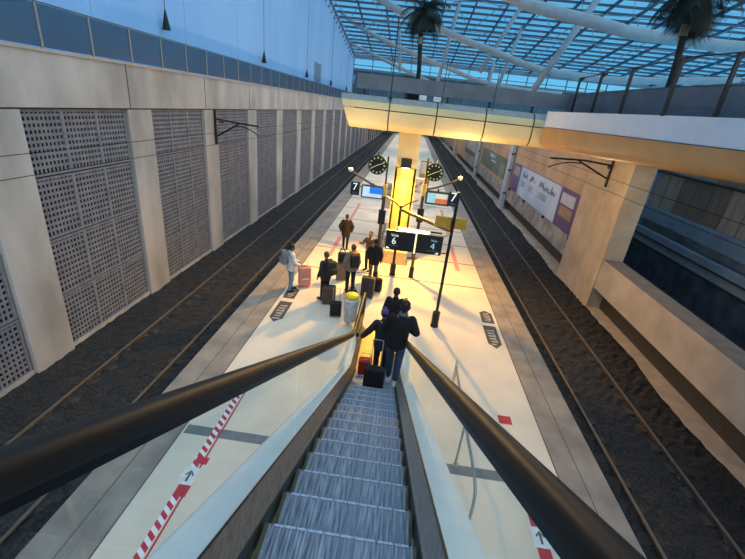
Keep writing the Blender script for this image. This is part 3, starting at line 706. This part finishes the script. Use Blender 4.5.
def floor_arrow(cx, y0, y1, w, tip, label):
    """dark pentagon floor sticker; tip = +1 points away, -1 toward the camera"""
    t = thing('floor_arrow', label, 'floor sticker', (cx, (y0+y1)/2, 0), 0, 'dark arrow stickers on the platform'); h = (y1-y0)/2
    pts = [(-w, -h), (w, -h), (w, h*.62), (0, h), (-w, h*.62)]
    if tip < 0: pts = [(-a, -b) for a, b in pts]
    MB().prism(pts, .0, .004).obj('sticker', fd, t)
    m = MB(); r = random.Random(int(cx*10+y0*7))
    for i in range(6):
        y = -h*.72 + i*h*.24
        m.box(-w*.45+r.uniform(-.03, .02), w*.1+r.uniform(0, .1), y, y+h*.10, .004, .006)
        if i % 2: m.box(w*.2, w*.55, y-.02, y+h*.16, .004, .006)
    m.obj('lettering', fw, t)
floor_arrow(-3.22, 9.75, 11.05, .20, -1, 'dark floor sticker with pale lettering in front of the white jacket person')
floor_arrow(-3.24, 11.3, 12.15, .19, 1, 'dark floor sticker under the feet of the white jacket person')
floor_arrow(3.25, 11.45, 12.3, .2, 1, 'small dark arrow sticker by the right platform edge, the farther one')
floor_arrow(3.22, 9.95, 11.25, .2, -1, 'long dark arrow sticker by the right platform edge, the nearer one')
# steel guard rail on the right
t = thing('guard_rail', 'steel tube guard rail on the floor right of the escalator', 'guard rail', (1.62, 0, 0))
MB().tube(smooth_path([(.0, 4.2, .05), (0, 4.22, .8), (0, 4.4, 1.0), (0, 4.8, 1.02), (0, 6.9, 1.02), (.03, 7.3, 1.0), (.05, 7.45, .8), (.05, 7.5, .02)]), .024, 8).obj('rail_tube', steel, t, smooth=True)
MB().tube([(0, 5.6, 1.0), (0, 5.6, .0)], .022, 8).obj('post', steel, t)
for y in (4.2, 5.6, 7.5): MB().lathe([(.06, 0), (.06, .012), (.03, .02)], cx=.02, cy=y, n=10).obj('foot_plate', steel, t)
MB().prism([(7.30, .78), (7.52, .30), (7.55, 1.02), (7.5, 1.06)], .03, .06, 'x').obj('end_plate', mat('cream plate', (226, 206, 160), .5), t)

# ------------------------------------------------------------------ escalator
TAN = .556; Z0 = 4.394; A_ = .10
def base(y):
    zi = (Z0-TAN*y)/A_
    return A_*(zi + math.log(1+math.exp(-zi))) if zi > 0 else A_*math.log(1+math.exp(zi))
esc = thing('escalator', 'descending escalator with glass sides and black handrails in front of the camera', 'escalator', (0, 0, 0))
SX0, SX1 = -.60, .38
ys = [-1.6+.4*i for i in range(21)] + [7.0+.15*i for i in range(1, 15)] + [9.3, 9.7, 10.0]
def sweep(pr, name, m, y0=-1.6, y1=10.0, thick=None, smooth=False):
    yy = [y for y in ys if y0 <= y <= y1]
    mb = MB(); mb.grid([[(x, y, base(y)+dz) for x, dz in pr] for y in yy]); return mb.obj(name, m, esc, smooth=smooth)
# steps
def step_mesh():
    m = MB(); W0, W1 = SX0+.012, SX1-.012; n = 42; p = (W1-W0)/n
    m.mi = 0; m.box(W0, W1, -.40, .0, -.05, -.008)
    m.mi = 1; m.box(W0, W1, -.008, .0, -.26, -.008)
    m.mi = 0
    for i in range(n):
        x = W0+p*i
        m.box(x+p*.2, x+p*.8, -.40, -.002, -.012, .0)
        m.box(x+p*.2, x+p*.8, -.004, .006, -.24, -.001)
    return m.mesh('step', [step_m, riser_m])
smesh = step_mesh()
emeshes = [MB().box(a, b, -.39, .002, -.006, .0025).mesh('edge_strip', yel_edge) for a, b in ((SX0+.012, SX0+.04), (SX1-.03, SX1-.012))]
nm = MB()
r = random.Random(4); x = SX0+.07
while x < SX1-.08:
    w = r.uniform(.05, .10); nm.box(x, min(x+w, SX1-.06), -.007, .008, -.004, .0022); x += w+r.uniform(.006, .02)
nmesh = nm.mesh('nosing', nose_m)
k_ = -4
while True:
    Y = 1.63+.4*k_
    if Y > 8.1: break
    s = link('step', smesh, esc, (0, Y, base(Y))); link('edge_strip', emeshes[0], s); link('edge_strip', emeshes[1], s); link('nosing', nmesh, s); k_ += 1
MB().box(SX0, SX1, 7.95, 8.5, -.06, .018).obj('comb_plate', mat('comb', (150, 140, 96), .5, .4), esc)
MB().box(-.75, .53, 8.5, 10.1, -.06, .012).obj('floor_plate', mat('floor plate', (170, 150, 110), .5, .5), esc)
for s, xs in ((-1, SX0), (1, SX1)):
    xg = -.70 if s < 0 else .475
    sweep([(xs, -.32), (xs, .03), (xs+s*.004, .06)], 'skirt', skirt_m)
    sweep([(xs+s*.002, .055), (xs+s*.02, .085), (xg-s*.014, .222)], 'inner_deck', bronze if s < 0 else steel)
    sweep([(xg-s*.014, .2), (xg-s*.014, .232), (xg-s*.004, .232)], 'gasket', black_m)
    sweep([(xg+s*.006, .215), (xg+s*.20, .205), (xg+s*.225, .19), (xg+s*.225, -.75), (xs+s*.02, -.8), (xs+s*.0, -.4)], 'outer_cladding', alu)
    # glass panes
    cuts = [-1.6, .6, 2.75, 4.9, 7.05, 8.6, 10.0]
    for a, b in zip(cuts, cuts[1:]):
        yy = [a+.008+(b-a-.016)*i/8 for i in range(9)]
        m = MB(); m.grid([[(xg, y, base(y)+.22), (xg, y, base(y)+1.085)] for y in yy]); m.obj('glass_panel', esc_glass, esc)
    # handrail
    pth = [(y, base(y)+1.155-.045) for y in ys]
    cyc, czc, rr = 10.0, pth[-1][1]-.36, .36
    pth += [(cyc+rr*math.sin(a), czc+rr*math.cos(a)) for a in [PI*i/10 for i in range(1, 11)]] + [(9.6, czc-.36), (9.0, czc-.36)]
    pr = [(-.040, -.038), (-.046, -.02), (-.046, .015), (-.036, .036), (-.015, .045), (.015, .045), (.036, .036), (.046, .015), (.046, -.02), (.040, -.038)]
    pg = [(-.034, -.038), (-.030, -.072), (.030, -.072), (.034, -.038)]
    for prf, nm_, mm in ((pr, 'handrail', rubber), (pg, 'handrail_guide', guide_m)):
        m = MB(); rows = []
        for i, (y, z) in enumerate(pth):
            a = pth[max(i-1, 0)]; b = pth[min(i+1, len(pth)-1)]
            t_ = Vector((0, b[0]-a[0], b[1]-a[1])).normalized(); nn_ = Vector((0, -t_.z, t_.y))
            rows.append([Vector((xg+px, y, z))+nn_*pn for px, pn in prf])
        m.grid(rows); m.obj(nm_, mm, esc, smooth=(nm_ == 'handrail'))
    # newel cladding at the foot
    MB().box(xg-.03, xg+.03, 9.0, 10.1, .0, .30).obj('newel', mat('lamplit steel', (214, 190, 140), .4, .5), esc)  # steel tinted with the yellow lamp light that falls here

# ------------------------------------------------------------------ luggage
def suitcase(name, label, loc, rz, w, d, h, m, handle=None, wheels=True, ribs=True, group=None, cat='suitcase'):
    t = thing(name, label, cat, loc, rz, group)
    z0 = .05 if wheels else 0.
    MB().rbox(-w/2, w/2, -d/2, d/2, z0, z0+h, min(w, d, h)*.16, 3).obj('shell', m, t, smooth=False)
    if ribs:
        mm = MB()
        for i in range(4):
            x = -w*.33+w*.22*i; mm.rbox(x-.012, x+.012, -d/2-.008, d/2+.008, z0+h*.12, z0+h*.88, .004, 1)
        mm.obj('rib', m, t)
    MB().box(-w/2-.003, w/2+.003, -.008, .008, z0+.05, z0+h-.05).obj('zip', dark_m, t)
    MB().tube([(-.08, 0, z0+h-.005), (-.07, 0, z0+h+.03), (.07, 0, z0+h+.03), (.08, 0, z0+h-.005)], .012, 6).obj('carry_handle', black_m, t)
    if handle: 
        MB().tube([(-.10, d*.3, z0+h-.02), (-.10, d*.3, z0+h+handle), (.10, d*.3, z0+h+handle), (.10, d*.3, z0+h-.02)], .011, 6).obj('telescopic_handle', steel, t)
    if wheels:
        for sx in (-1, 1):
            for sy in (-1, 1):
                MB().lathe([(.028, -.012), (.032, 0), (.028, .012)], n=10, M=Matrix.Translation((sx*w*.38, sy*d*.32, .032)) @ Matrix.Rotation(PI/2, 4, 'Y')).obj('wheel', black_m, t)
    return t
pinkm = mat('pink shell', (206, 140, 124), .4, rgb2=(196, 130, 114), scale=5); brownm = mat('brown shell', (86, 64, 50), .5, rgb2=(70, 52, 42), scale=5)
blk = mat('black fabric', (26, 26, 30), .8, rgb2=(18, 18, 22), scale=30); navy = mat('navy shell', (36, 40, 52), .4, rgb2=(28, 32, 42), scale=5); redm = mat('red fabric', (176, 36, 40), .6, rgb2=(150, 30, 34), scale=8); greym = mat('grey shell', (128, 112, 104), .5, rgb2=(108, 94, 88), scale=6)
t = suitcase('suitcase', 'pink hard suitcase beside the white jacket person', (-2.98, 12.35, 0), .35, .42, .27, .68, pinkm, .16)
MB().tube([(-.12, -.16, .3), (0, -.19, .36), (.13, -.16, .34)], .02, 6).obj('strap', white_p, t)
suitcase('suitcase', 'brown suitcase standing before the person with green black backpack', (-1.92, 11.3, 0), .1, .42, .26, .58, brownm, None)
suitcase('suitcase', 'small black cabin suitcase with raised handle left of the bin', (-1.56, 10.55, 0), .15, .34, .2, .44, blk, .42)
suitcase('suitcase', 'large dark navy suitcase near the lower end of the left handrail', (-.76, 12.15, 0), -.1, .44, .28, .70, navy, None)
suitcase('suitcase', 'tall grey brown suitcase left of the yellow scarf person', (-1.86, 13.3, 0), .1, .36, .26, .62, greym, .1)
t = suitcase('suitcase', 'black cabin suitcase with raised handle on the escalator steps', (-.10, 6.715, .0), -.06, .42, .20, .46, blk, .62); t.location.z = base(6.83)+.002
t = suitcase('suitcase', 'red suitcase near the bottom of the escalator', (-.36, 7.85, 0), .05, .32, .22, .40, redm, .12); t.location.z = base(8.03)+.004
def backpack(label, loc, rz, m, s=1., cat='backpack', name='backpack', tilt=0):
    t = thing(name, label, cat, loc, rz); t.rotation_euler.x = tilt
    MB().rbox(-.16*s, .16*s, -.11*s, .09*s, 0, .46*s, .07*s, 3).obj('main_bag', m, t, smooth=True)
    MB().rbox(-.12*s, .12*s, -.17*s, -.09*s, .05*s, .25*s, .03*s, 2).obj('front_pocket', m, t, smooth=True)
    for sx in (-1, 1): MB().tube([(sx*.09*s, .08*s, .42*s), (sx*.10*s, .13*s, .38*s), (sx*.10*s, .14*s, .2*s), (sx*.11*s, .09*s, .05*s)], .018*s, 6).obj('strap', m, t)
    MB().tube([(-.04*s, .05*s, .45*s), (0, .05*s, .49*s), (.04*s, .05*s, .45*s)], .01*s, 5).obj('top_loop', m, t)
    return t
def duffel(label, loc, rz, m):
    t = thing('travel_bag', label, 'bag', loc, rz)
    MB().rbox(-.16, .16, -.12, .12, 0, .36, .06, 3).obj('main_bag', m, t, smooth=True)
    for sy in (-1, 1): MB().tube(smooth_path([(-.1, sy*.1, .33), (-.06, sy*.05, .47), (.06, sy*.05, .47), (.1, sy*.1, .33)], 4), .013, 6).obj('handle', m, t)
    return t
t = duffel('black bag resting on top of the grey brown suitcase', (-1.86, 13.3, .708), .1, blk)
duffel('black travel bag on the floor beside the yellow scarf person', (-1.22, 11.75, 0), .3, blk)

# rubbish bin
t = thing('rubbish_bin', 'waste bin with yellow lid and clear bag at the escalator foot', 'bin', (-1.06, 10.2, 0))
MB().lathe([(.20, .0), (.20, .02), (.03, .03), (.028, .95)], cx=0, cy=.2, n=14).obj('stand', steel, t)
MB().lathe([(.12, .10), (.17, .14), (.19, .3), (.20, .55), (.205, .80), (.2, .82)], n=18).obj('clear_bag', mat('bag plastic', (206, 204, 200), .35, rgb2=(150, 150, 152), scale=9, detail=6), t, smooth=True)
MB().lathe([(.215, .80), (.225, .82), (.225, .86), (.215, .87)], n=20).obj('ring', white_p, t)
MB().lathe([(.21, .90), (.22, .93), (.18, .98), (.05, 1.0)], n=20).obj('lid', mat('yellow lid', (240, 206, 40), .45), t, smooth=True)
MB().box(-.02, .02, .17, .22, .80, .96).obj('hinge', dark_m, t)
m = MB(); r = random.Random(2)
for i in range(7): m.ell((r.uniform(-.09, .09), r.uniform(-.09, .05), .2+.06*i), (.06, .05, .05), n=8)
o = m.obj('rubbish', mat('rubbish mix', (150, 140, 132), .7, rgb2=(226, 222, 216), scale=9), t)

# ------------------------------------------------------------------ people
def lerp(a, b, u): return a+(b-a)*u
def person(label, loc, rz, H, P, vox=.012):
    """P: pose and clothing. Local frame: facing +Y, x to the figure's right. Joints given for a 1.75 m figure."""
    s = H/1.75
    t = thing('person', label, 'person', loc, rz)
    V = lambda p: Vector(p)*s
    lean = P.get('lean', 0.); side = P.get('side', 0.)
    hipz = .93
    def U(p):  # upper body leaned about the hips
        x, y, z = p; d = z-hipz
        return Vector((x+side*d, y*math.cos(lean)+d*math.sin(lean), hipz+d*math.cos(lean)-y*math.sin(lean)))*s
    sh = [(-.185, 0, 1.42), (.185, 0, 1.42)]
    el = P.get('elbow', [(-.24, -.02, 1.13), (.24, -.02, 1.13)]); wr = P.get('wrist', [(-.24, .10, .90), (.24, .10, .90)])
    kn = P.get('knee', [(-.10, .02, .49), (.10, .02, .49)]); an = P.get('ankle', [(-.10, -.02, .09), (.10, -.02, .09)])
    hp = [(-.09, 0, .92), (.09, 0, .92)]
    hd = U((0, .025, 1.625)); nk = U((0, 0, 1.49)); yaw_ = P.get('head_yaw', 0); nod = P.get('nod', 0)
    HR = Matrix.Rotation(yaw_, 3, 'Z') @ Matrix.Rotation(-lean*.6-nod, 3, 'X')
    def Hd(p): return hd + HR @ (Vector(p)*s)
    # --- body: head with features, neck, torso, limbs, hands with fingers, one surface
    m = MB()
    m.ell(Hd((0, -.005, .03)), (.078*s, .098*s, .098*s), HR); m.ell(Hd((0, .018, -.04)), (.062*s, .076*s, .078*s), HR)
    m.ell(Hd((0, .05, -.09)), (.03*s, .03*s, .025*s), HR)
    m.capsule(Hd((0, .088, .018)), Hd((0, .108, -.022)), .011*s, .017*s, 8)
    for sx in (-1, 1): m.ell(Hd((sx*.082, -.01, -.005)), (.014*s, .026*s, .035*s), HR, 10)
    m.capsule(U((0, -.005, 1.42)), Hd((0, -.01, -.05)), .058*s, .052*s)
    for z, rx, ry, yo in ((1.36, .165, .10, 0), (1.24, .155, .112, .005), (1.10, .135, .10, .005), (.98, .155, .11, -.005)): m.ell(U((0, yo, z)), (rx*s, ry*s, .12*s))
    for i in (0, 1):
        sx = -1 if i == 0 else 1
        m.capsule(U(sh[i]), U(el[i]), .052*s, .040*s); m.capsule(U(el[i]), U(wr[i]), .040*s, .027*s)
        m.capsule(V(hp[i]), V(kn[i]), .085*s, .055*s); m.capsule(V(kn[i]), V(an[i]), .054*s, .036*s)
        f0 = Vector(an[i]); m.capsule(V((f0.x, f0.y-.03, f0.z-.045)), V((f0.x+sx*.015, f0.y+.15, f0.z-.055)), .036*s, .03*s)
        w = U(wr[i]); e = U(el[i]); d = (w-e).normalized(); perp = d.cross(Vector((0, 0, 1)))
        if perp.length < .2: perp = d.cross(Vector((1, 0, 0)))
        perp.normalize(); nrm = perp.cross(d)
        if i == 1: pass
        pc = w + d*.05*s
        m.ell(pc, (.042*s, .018*s, .05*s), Matrix((perp, nrm, d)).transposed(), 10)
        for q in range(4):
            off = perp*(.030-.020*q)*s; L = (.036, .042, .039, .030)[q]*s; b = pc + d*.04*s + off
            k1 = b + d*L - nrm*.008*s; k2 = k1 + d*L*.6 - nrm*.024*s; m.capsule(b, k1, .0095*s, .0085*s, 8); m.capsule(k1, k2, .0085*s, .007*s, 8)
        b = pc - d*.01*s + perp*.036*s*(1 if i else 1); k1 = b + d*.03*s + perp*.025*s; k2 = k1 + d*.028*s - nrm*.008*s
        m.capsule(b, k1, .012*s, .010*s, 8); m.capsule(k1, k2, .010*s, .008*s, 8)
    sk = P.get('skin', skin)
    link('body', remeshed(m, 'body', sk, .0078*s if vox < .012 else .0095*s, 2), t)
    for sx in (-1, 1): MB().ell(Hd((sx*.032, .083, .012)), (.011*s, .007*s, .007*s), HR, 8).obj('eye', eye_m, t)
    MB().ell(Hd((0, .088, -.058)), (.024*s, .010*s, .007*s), HR, 8).obj('mouth', lip_m, t)
    # --- jacket
    m = MB(); th_ = P.get('bulk', .022); jl = P.get('jacket_len', .90)
    prof_ = [(1.40, .125, .085), (1.36, .150, .098), (1.30, .160, .108), (1.20, .158, .112), (1.10, .156, .110), (1.0, .162, .114), (.94, .166, .118)]
    for k_ in range(24):
        z = 1.40 - .46*k_/23
        for (za, xa, ya), (zb, xb, yb) in zip(prof_, prof_[1:]):
            if zb <= z <= za: u = (za-z)/(za-zb); rx = lerp(xa, xb, u); ry = lerp(ya, yb, u)
        m.ell(U((0, .003, z)), ((rx+th_)*s, (ry+th_)*s, .06*s))
    z = 1.0
    while z > jl: z -= .03; m.ell(U((0, 0, max(z, jl))), ((.165+th_)*s, (.118+th_)*s, .07*s))
    m.capsule(U((0, -.01, 1.40)), U((0, 0, 1.475)), .085*s, .072*s)
    for i in (0, 1):
        m.capsule(U((sh[i][0]*.92, sh[i][1], sh[i][2]-.02)), U(el[i]), (.056+th_*.8)*s, (.048+th_*.7)*s); m.capsule(U(el[i]), U([lerp(a, b, .93) for a, b in zip(el[i], wr[i])]), (.048+th_*.8)*s, (.034+th_*.6)*s)
    link('jacket', remeshed(m, 'jacket', P['jacket'], vox*s, 9), t)
    if P.get('collar'): 
        MB().lathe([(.075*s, 0), (.082*s, .02*s), (.078*s, .05*s), (.066*s, .05*s)], n=16, M=Matrix.Translation(U((0, -.005, 1.475)))).obj('collar', P['collar'], t, smooth=True)
    # --- trousers
    m = MB(); m.ell(V((0, 0, .95)), (.165*s, .118*s, .11*s)); m.ell(V((0, -.012, .88)), (.168*s, .122*s, .10*s))
    for i in (0, 1):
        a = Vector(an[i]); m.capsule(V(hp[i]), V(kn[i]), .098*s, .072*s); m.capsule(V(kn[i]), V((a.x, a.y, a.z+P.get('hem', .03))), .072*s, .058*s)
    link('trousers', remeshed(m, 'trousers', P['trousers'], vox*s, 4), t)
    for i in (0, 1):
        sx = -1 if i == 0 else 1; a = Vector(an[i]); m = MB()
        m.capsule(V((a.x, a.y-.045, a.z-.045)), V((a.x+sx*.02, a.y+.16, a.z-.052)), .044*s, .038*s); m.capsule(V((a.x, a.y-.01, a.z)), V((a.x, a.y, a.z-.03)), .045*s, .045*s)
        m.box((a.x-.042)*s, (a.x+.05)*s, (a.y-.085)*s, (a.y+.19)*s, (a.z-.09)*s, (a.z-.066)*s)
        link('shoe', remeshed(m, 'shoe', P['shoes'], .010*s, 2), t)
    # --- hair / headwear
    if P.get('cap'):
        m = MB(); m.ell(Hd((0, -.01, .062)), (.092*s, .112*s, .085*s), HR); m.capsule(Hd((-.04, .10, .05)), Hd((.04, .10, .05)), .02*s, .02*s)
        link('cap', remeshed(m, 'cap', P['cap'], .011*s, 3), t)
        m = MB(); m.ell(Hd((0, -.035, .0)), (.082*s, .085*s, .075*s), HR); link('hair', remeshed(m, 'hair', P.get('hair', hair_d), .011*s, 2), t)
        if P.get('bobble'): m = MB(); m.ell(Hd((0, -.02, .155)), (.035*s, .035*s, .03*s)); m.obj('bobble', P['bobble'], t, smooth=True)
    else:
        m = MB(); m.ell(Hd((0, -.022, .05)), (.088*s, .100*s, .090*s), HR); m.ell(Hd((0, -.045, .0)), (.080*s, .075*s, .078*s), HR)
        if P.get('long'): m.capsule(Hd((0, -.06, 0)), Hd((0, -.07, -.16)), .075*s, .06*s)
        link('hair', remeshed(m, 'hair', P.get('hair', hair_d), .010*s, 2), t)
    if P.get('scarf'):
        MB().tube([U((.105*math.cos(a), .105*math.sin(a)-.005, 1.475+.02*math.sin(2*a))) for a in [2*PI*i/14 for i in range(15)]], .045*s, 8).obj('scarf', P['scarf'], t, smooth=True)
    return t
jeans = mat('blue jeans', (58, 76, 104), .8, rgb2=(42, 56, 82), scale=8, detail=5, bump=.2); jeans_l = mat('pale jeans', (120, 144, 164), .8, rgb2=(96, 120, 142), scale=10)
blacksw = mat('black sweater', (20, 19, 22), .9, rgb2=(13, 13, 15), scale=25, bump=.3); navyj = mat('navy jacket', (26, 28, 40), .7, rgb2=(18, 20, 30), scale=12)
blackt = mat('black trousers', (24, 24, 27), .85, rgb2=(17, 17, 20), scale=12); whitej = mat('white jacket', (214, 212, 208), .7, rgb2=(186, 186, 186), scale=7); brownj = mat('brown jacket', (34, 26, 21), .85, rgb2=(24, 18, 15), scale=8)
greyj = mat('grey jacket', (134, 124, 114), .8, rgb2=(110, 102, 96), scale=9); darkt = mat('dark grey trousers', (46, 46, 52), .85, rgb2=(36, 36, 42), scale=9); greyt = mat('grey trousers', (98, 96, 94), .85, rgb2=(80, 78, 78), scale=9)
whites = mat('white shoes', (236, 238, 240), .5); blacks = mat('black shoes', (26, 24, 24), .5); greencap = mat('green black cloth', (44, 46, 36), .8, rgb2=(28, 30, 26), scale=8)
tanj = mat('tan jacket', (104, 78, 56), .85, rgb2=(84, 62, 46), scale=9); purplec = mat('purple blue cap', (70, 72, 160), .8, rgb2=(120, 60, 110), scale=14, detail=2); orange = mat('orange scarf', (226, 150, 50), .8, rgb2=(206, 120, 40), scale=9); collar_g = mat('grey collar', (110, 108, 112), .8)
# man on the escalator, seen from behind
man_y, man_z = 7.22, base(7.23)+.003
p6 = person('person in black sweater and blue jeans standing on the escalator, seen from behind', (.275, man_y, man_z), -.04, 2.06,
       dict(jacket=blacksw, trousers=jeans, shoes=whites, skin=skin_d, hair=hair_d, collar=collar_g, hem=.085, bulk=.032, jacket_len=.86, lean=.02, side=.09,
            elbow=[(-.27, .08, 1.14), (.30, .04, 1.14)], wrist=[(-.2, .30, 1.08), (.20, .27, 1.06)], ankle=[(-.07, .25, -.055), (.065, -.05, .09)], knee=[(-.085, .17, .44), (.085, .01, .49)]), vox=.011)
person('person with purple and blue cap in dark navy clothes reaching left by the escalator foot', (-.02, 7.95, base(8.03)+.004), .25, 1.72,
       dict(jacket=navyj, trousers=blackt, shoes=blacks, cap=purplec, bobble=purplec, bulk=.045, jacket_len=.80, lean=.18, side=.0,
            elbow=[(-.32, .06, 1.20), (.24, .06, 1.14)], wrist=[(-.48, .12, 1.02), (.2, .25, 1.02)]))
person('person with dark hair and black coat stepping off the escalator ahead', (.17, 9.25, .012), -.1, 1.76,
       dict(jacket=blacksw, trousers=blackt, shoes=blacks, bulk=.04, jacket_len=.62, lean=.05, skin=skin_d))
# group on the platform
person('person in white jacket and pale jeans holding the pink suitcase', (-3.32, 11.85, 0), -1.05, 1.66,
       dict(jacket=whitej, trousers=jeans_l, shoes=blacks, bulk=.035, jacket_len=.84, hair=hair_d, skin=skin_d, nod=.25,
            elbow=[(-.24, .06, 1.14), (.25, .06, 1.14)], wrist=[(-.12, .28, 1.05), (.14, .26, 1.02)], ankle=[(-.12, .05, .09), (.10, -.08, .09)]))
backpack('pale grey backpack worn by the white jacket person', (-3.32-.20*math.sin(1.05)-.02, 11.85-.20*math.cos(1.05), 1.0), -1.05, mat('grey bag', (120, 124, 130), .8))
person('person in dark clothes wearing a green and black backpack', (-2.1, 11.55, 0), .9, 1.66,
       dict(jacket=greencap, trousers=blackt, shoes=blacks, bulk=.04, jacket_len=.80, hair=hair_b, nod=.2, ankle=[(-.11, .04, .09), (.11, -.06, .09)]))
backpack('green and black backpack on the person behind the brown suitcase', (-2.1+.23*math.sin(.9), 11.55-.23*math.cos(.9), .95), .9, greencap, 1.05)
person('person in long brown jacket walking away near the left platform edge', (-2.26, 16.75, 0), .1, 1.56,
       dict(jacket=brownj, trousers=blackt, shoes=blacks, cap=mat('brown cap', (70, 50, 44), .8), bulk=.055, jacket_len=.68, ankle=[(-.09, .14, .09), (.09, -.12, .10)], knee=[(-.10, .12, .49), (.10, .0, .50)],
            elbow=[(-.30, -.02, 1.16), (.30, .0, 1.16)], wrist=[(-.27, .1, .92), (.27, .05, .92)]))
person('person in grey jacket with orange scarf in the waiting group', (-1.40, 12.35, 0), .3, 1.74,
       dict(jacket=greyj, trousers=blackt, shoes=blacks, hair=hair_b, scarf=orange, bulk=.035, jacket_len=.86, side=.05))
backpack('black backpack worn by the grey jacket person with orange scarf', (-1.33+.17*math.sin(.3), 12.35-.22*math.cos(.3), 1.02), .3, blk, .95)
person('person in black jacket and grey trousers standing behind the navy suitcase', (-.72, 13.5, 0), -.15, 1.66,
       dict(jacket=blacksw, trousers=greyt, shoes=blacks, hair=hair_d, bulk=.05, jacket_len=.78, elbow=[(-.30, .0, 1.16), (.26, .0, 1.14)]))
person('person in tan jacket with brown hair behind the black jacket person', (-1.0, 14.55, 0), 2.6, 1.60,
       dict(jacket=tanj, trousers=blackt, shoes=blacks, hair=hair_b, bulk=.03, jacket_len=.86, elbow=[(-.26, .10, 1.18), (.30, .10, 1.2)], wrist=[(-.16, .3, 1.1), (.34, .3, 1.24)]))
backpack('black backpack standing right of the navy suitcase', (-.48, 12.75, 0), -.2, blk, 1.1)

# ------------------------------------------------------------------ light
w = bpy.data.worlds.new('world'); scn.world = w; w.use_nodes = True
N = w.node_tree.nodes; L = w.node_tree.links; bg = N['Background']
tc = N.new('ShaderNodeTexCoord'); sp = N.new('ShaderNodeSeparateXYZ'); cr = N.new('ShaderNodeValToRGB')
cr.color_ramp.elements[0].position = .0; cr.color_ramp.elements[0].color = (.20, .66, 1.0, 1)
cr.color_ramp.elements[1].position = .55; cr.color_ramp.elements[1].color = (.30, .54, .86, 1)
no = N.new('ShaderNodeTexNoise'); no.inputs['Scale'].default_value = 2.2; no.inputs['Detail'].default_value = 5
mx = N.new('ShaderNodeMix'); mx.data_type = 'RGBA'; mx.blend_type = 'SOFT_LIGHT'; mx.inputs[0].default_value = .5
L.new(tc.outputs['Generated'], sp.inputs[0]); L.new(sp.outputs['Z'], cr.inputs['Fac']); L.new(tc.outputs['Generated'], no.inputs['Vector'])
L.new(cr.outputs[0], mx.inputs[6]); L.new(no.outputs['Fac'], mx.inputs[7]); L.new(mx.outputs[2], bg.inputs['Color']); bg.inputs['Strength'].default_value = 1.0
def light(kind, name, loc, power, col, size=.1, rot=None, **kw):
    l = bpy.data.lights.new(name, kind); l.energy = power; l.color = col
    if kind == 'POINT': l.shadow_soft_size = size
    if kind == 'SUN': l.angle = size
    if kind == 'SPOT': l.shadow_soft_size = size; l.spot_size = kw['cone']; l.spot_blend = .8
    o = bpy.data.objects.new(name, l); COL.objects.link(o); o.location = loc
    if rot: o.rotation_euler = rot
    return o
light('SUN', 'warm_fill_sun', (0, -5, 30), 3.2, (1.0, .87, .75), math.radians(110), (math.radians(18), math.radians(33), 0))  # added warm fill that offsets the blue sky and lifts the left walls
light('SPOT', 'column_lamp', (-.02, 15.36, 3.86), 2000, (1.0, .51, .06), .08, (math.radians(-26), 0, 0), cone=math.radians(160))
light('POINT', 'column_glow', (-.02, 15.50, 3.74), 9, (1.0, .78, .30), .06)
light('POINT', 'post_lamp', (-1.82, 13.62, 4.25), 150, (1.0, .74, .40), .08)
light('POINT', 'post_lamp', (1.92, 14.5, 4.25), 150, (1.0, .74, .40), .08)
for y in (24, 36, 52, 72): light('POINT', 'platform_lamp', (0, y, 4.4), 620, (1.0, .72, .5), .2)
light('POINT', 'deck_lamp', (5.6, 13.0, 3.9), 120, (1.0, .72, .42), .3)
scn.view_settings.view_transform = 'Standard'; scn.view_settings.look = 'None'; scn.view_settings.exposure = 0; scn.view_settings.gamma = 1
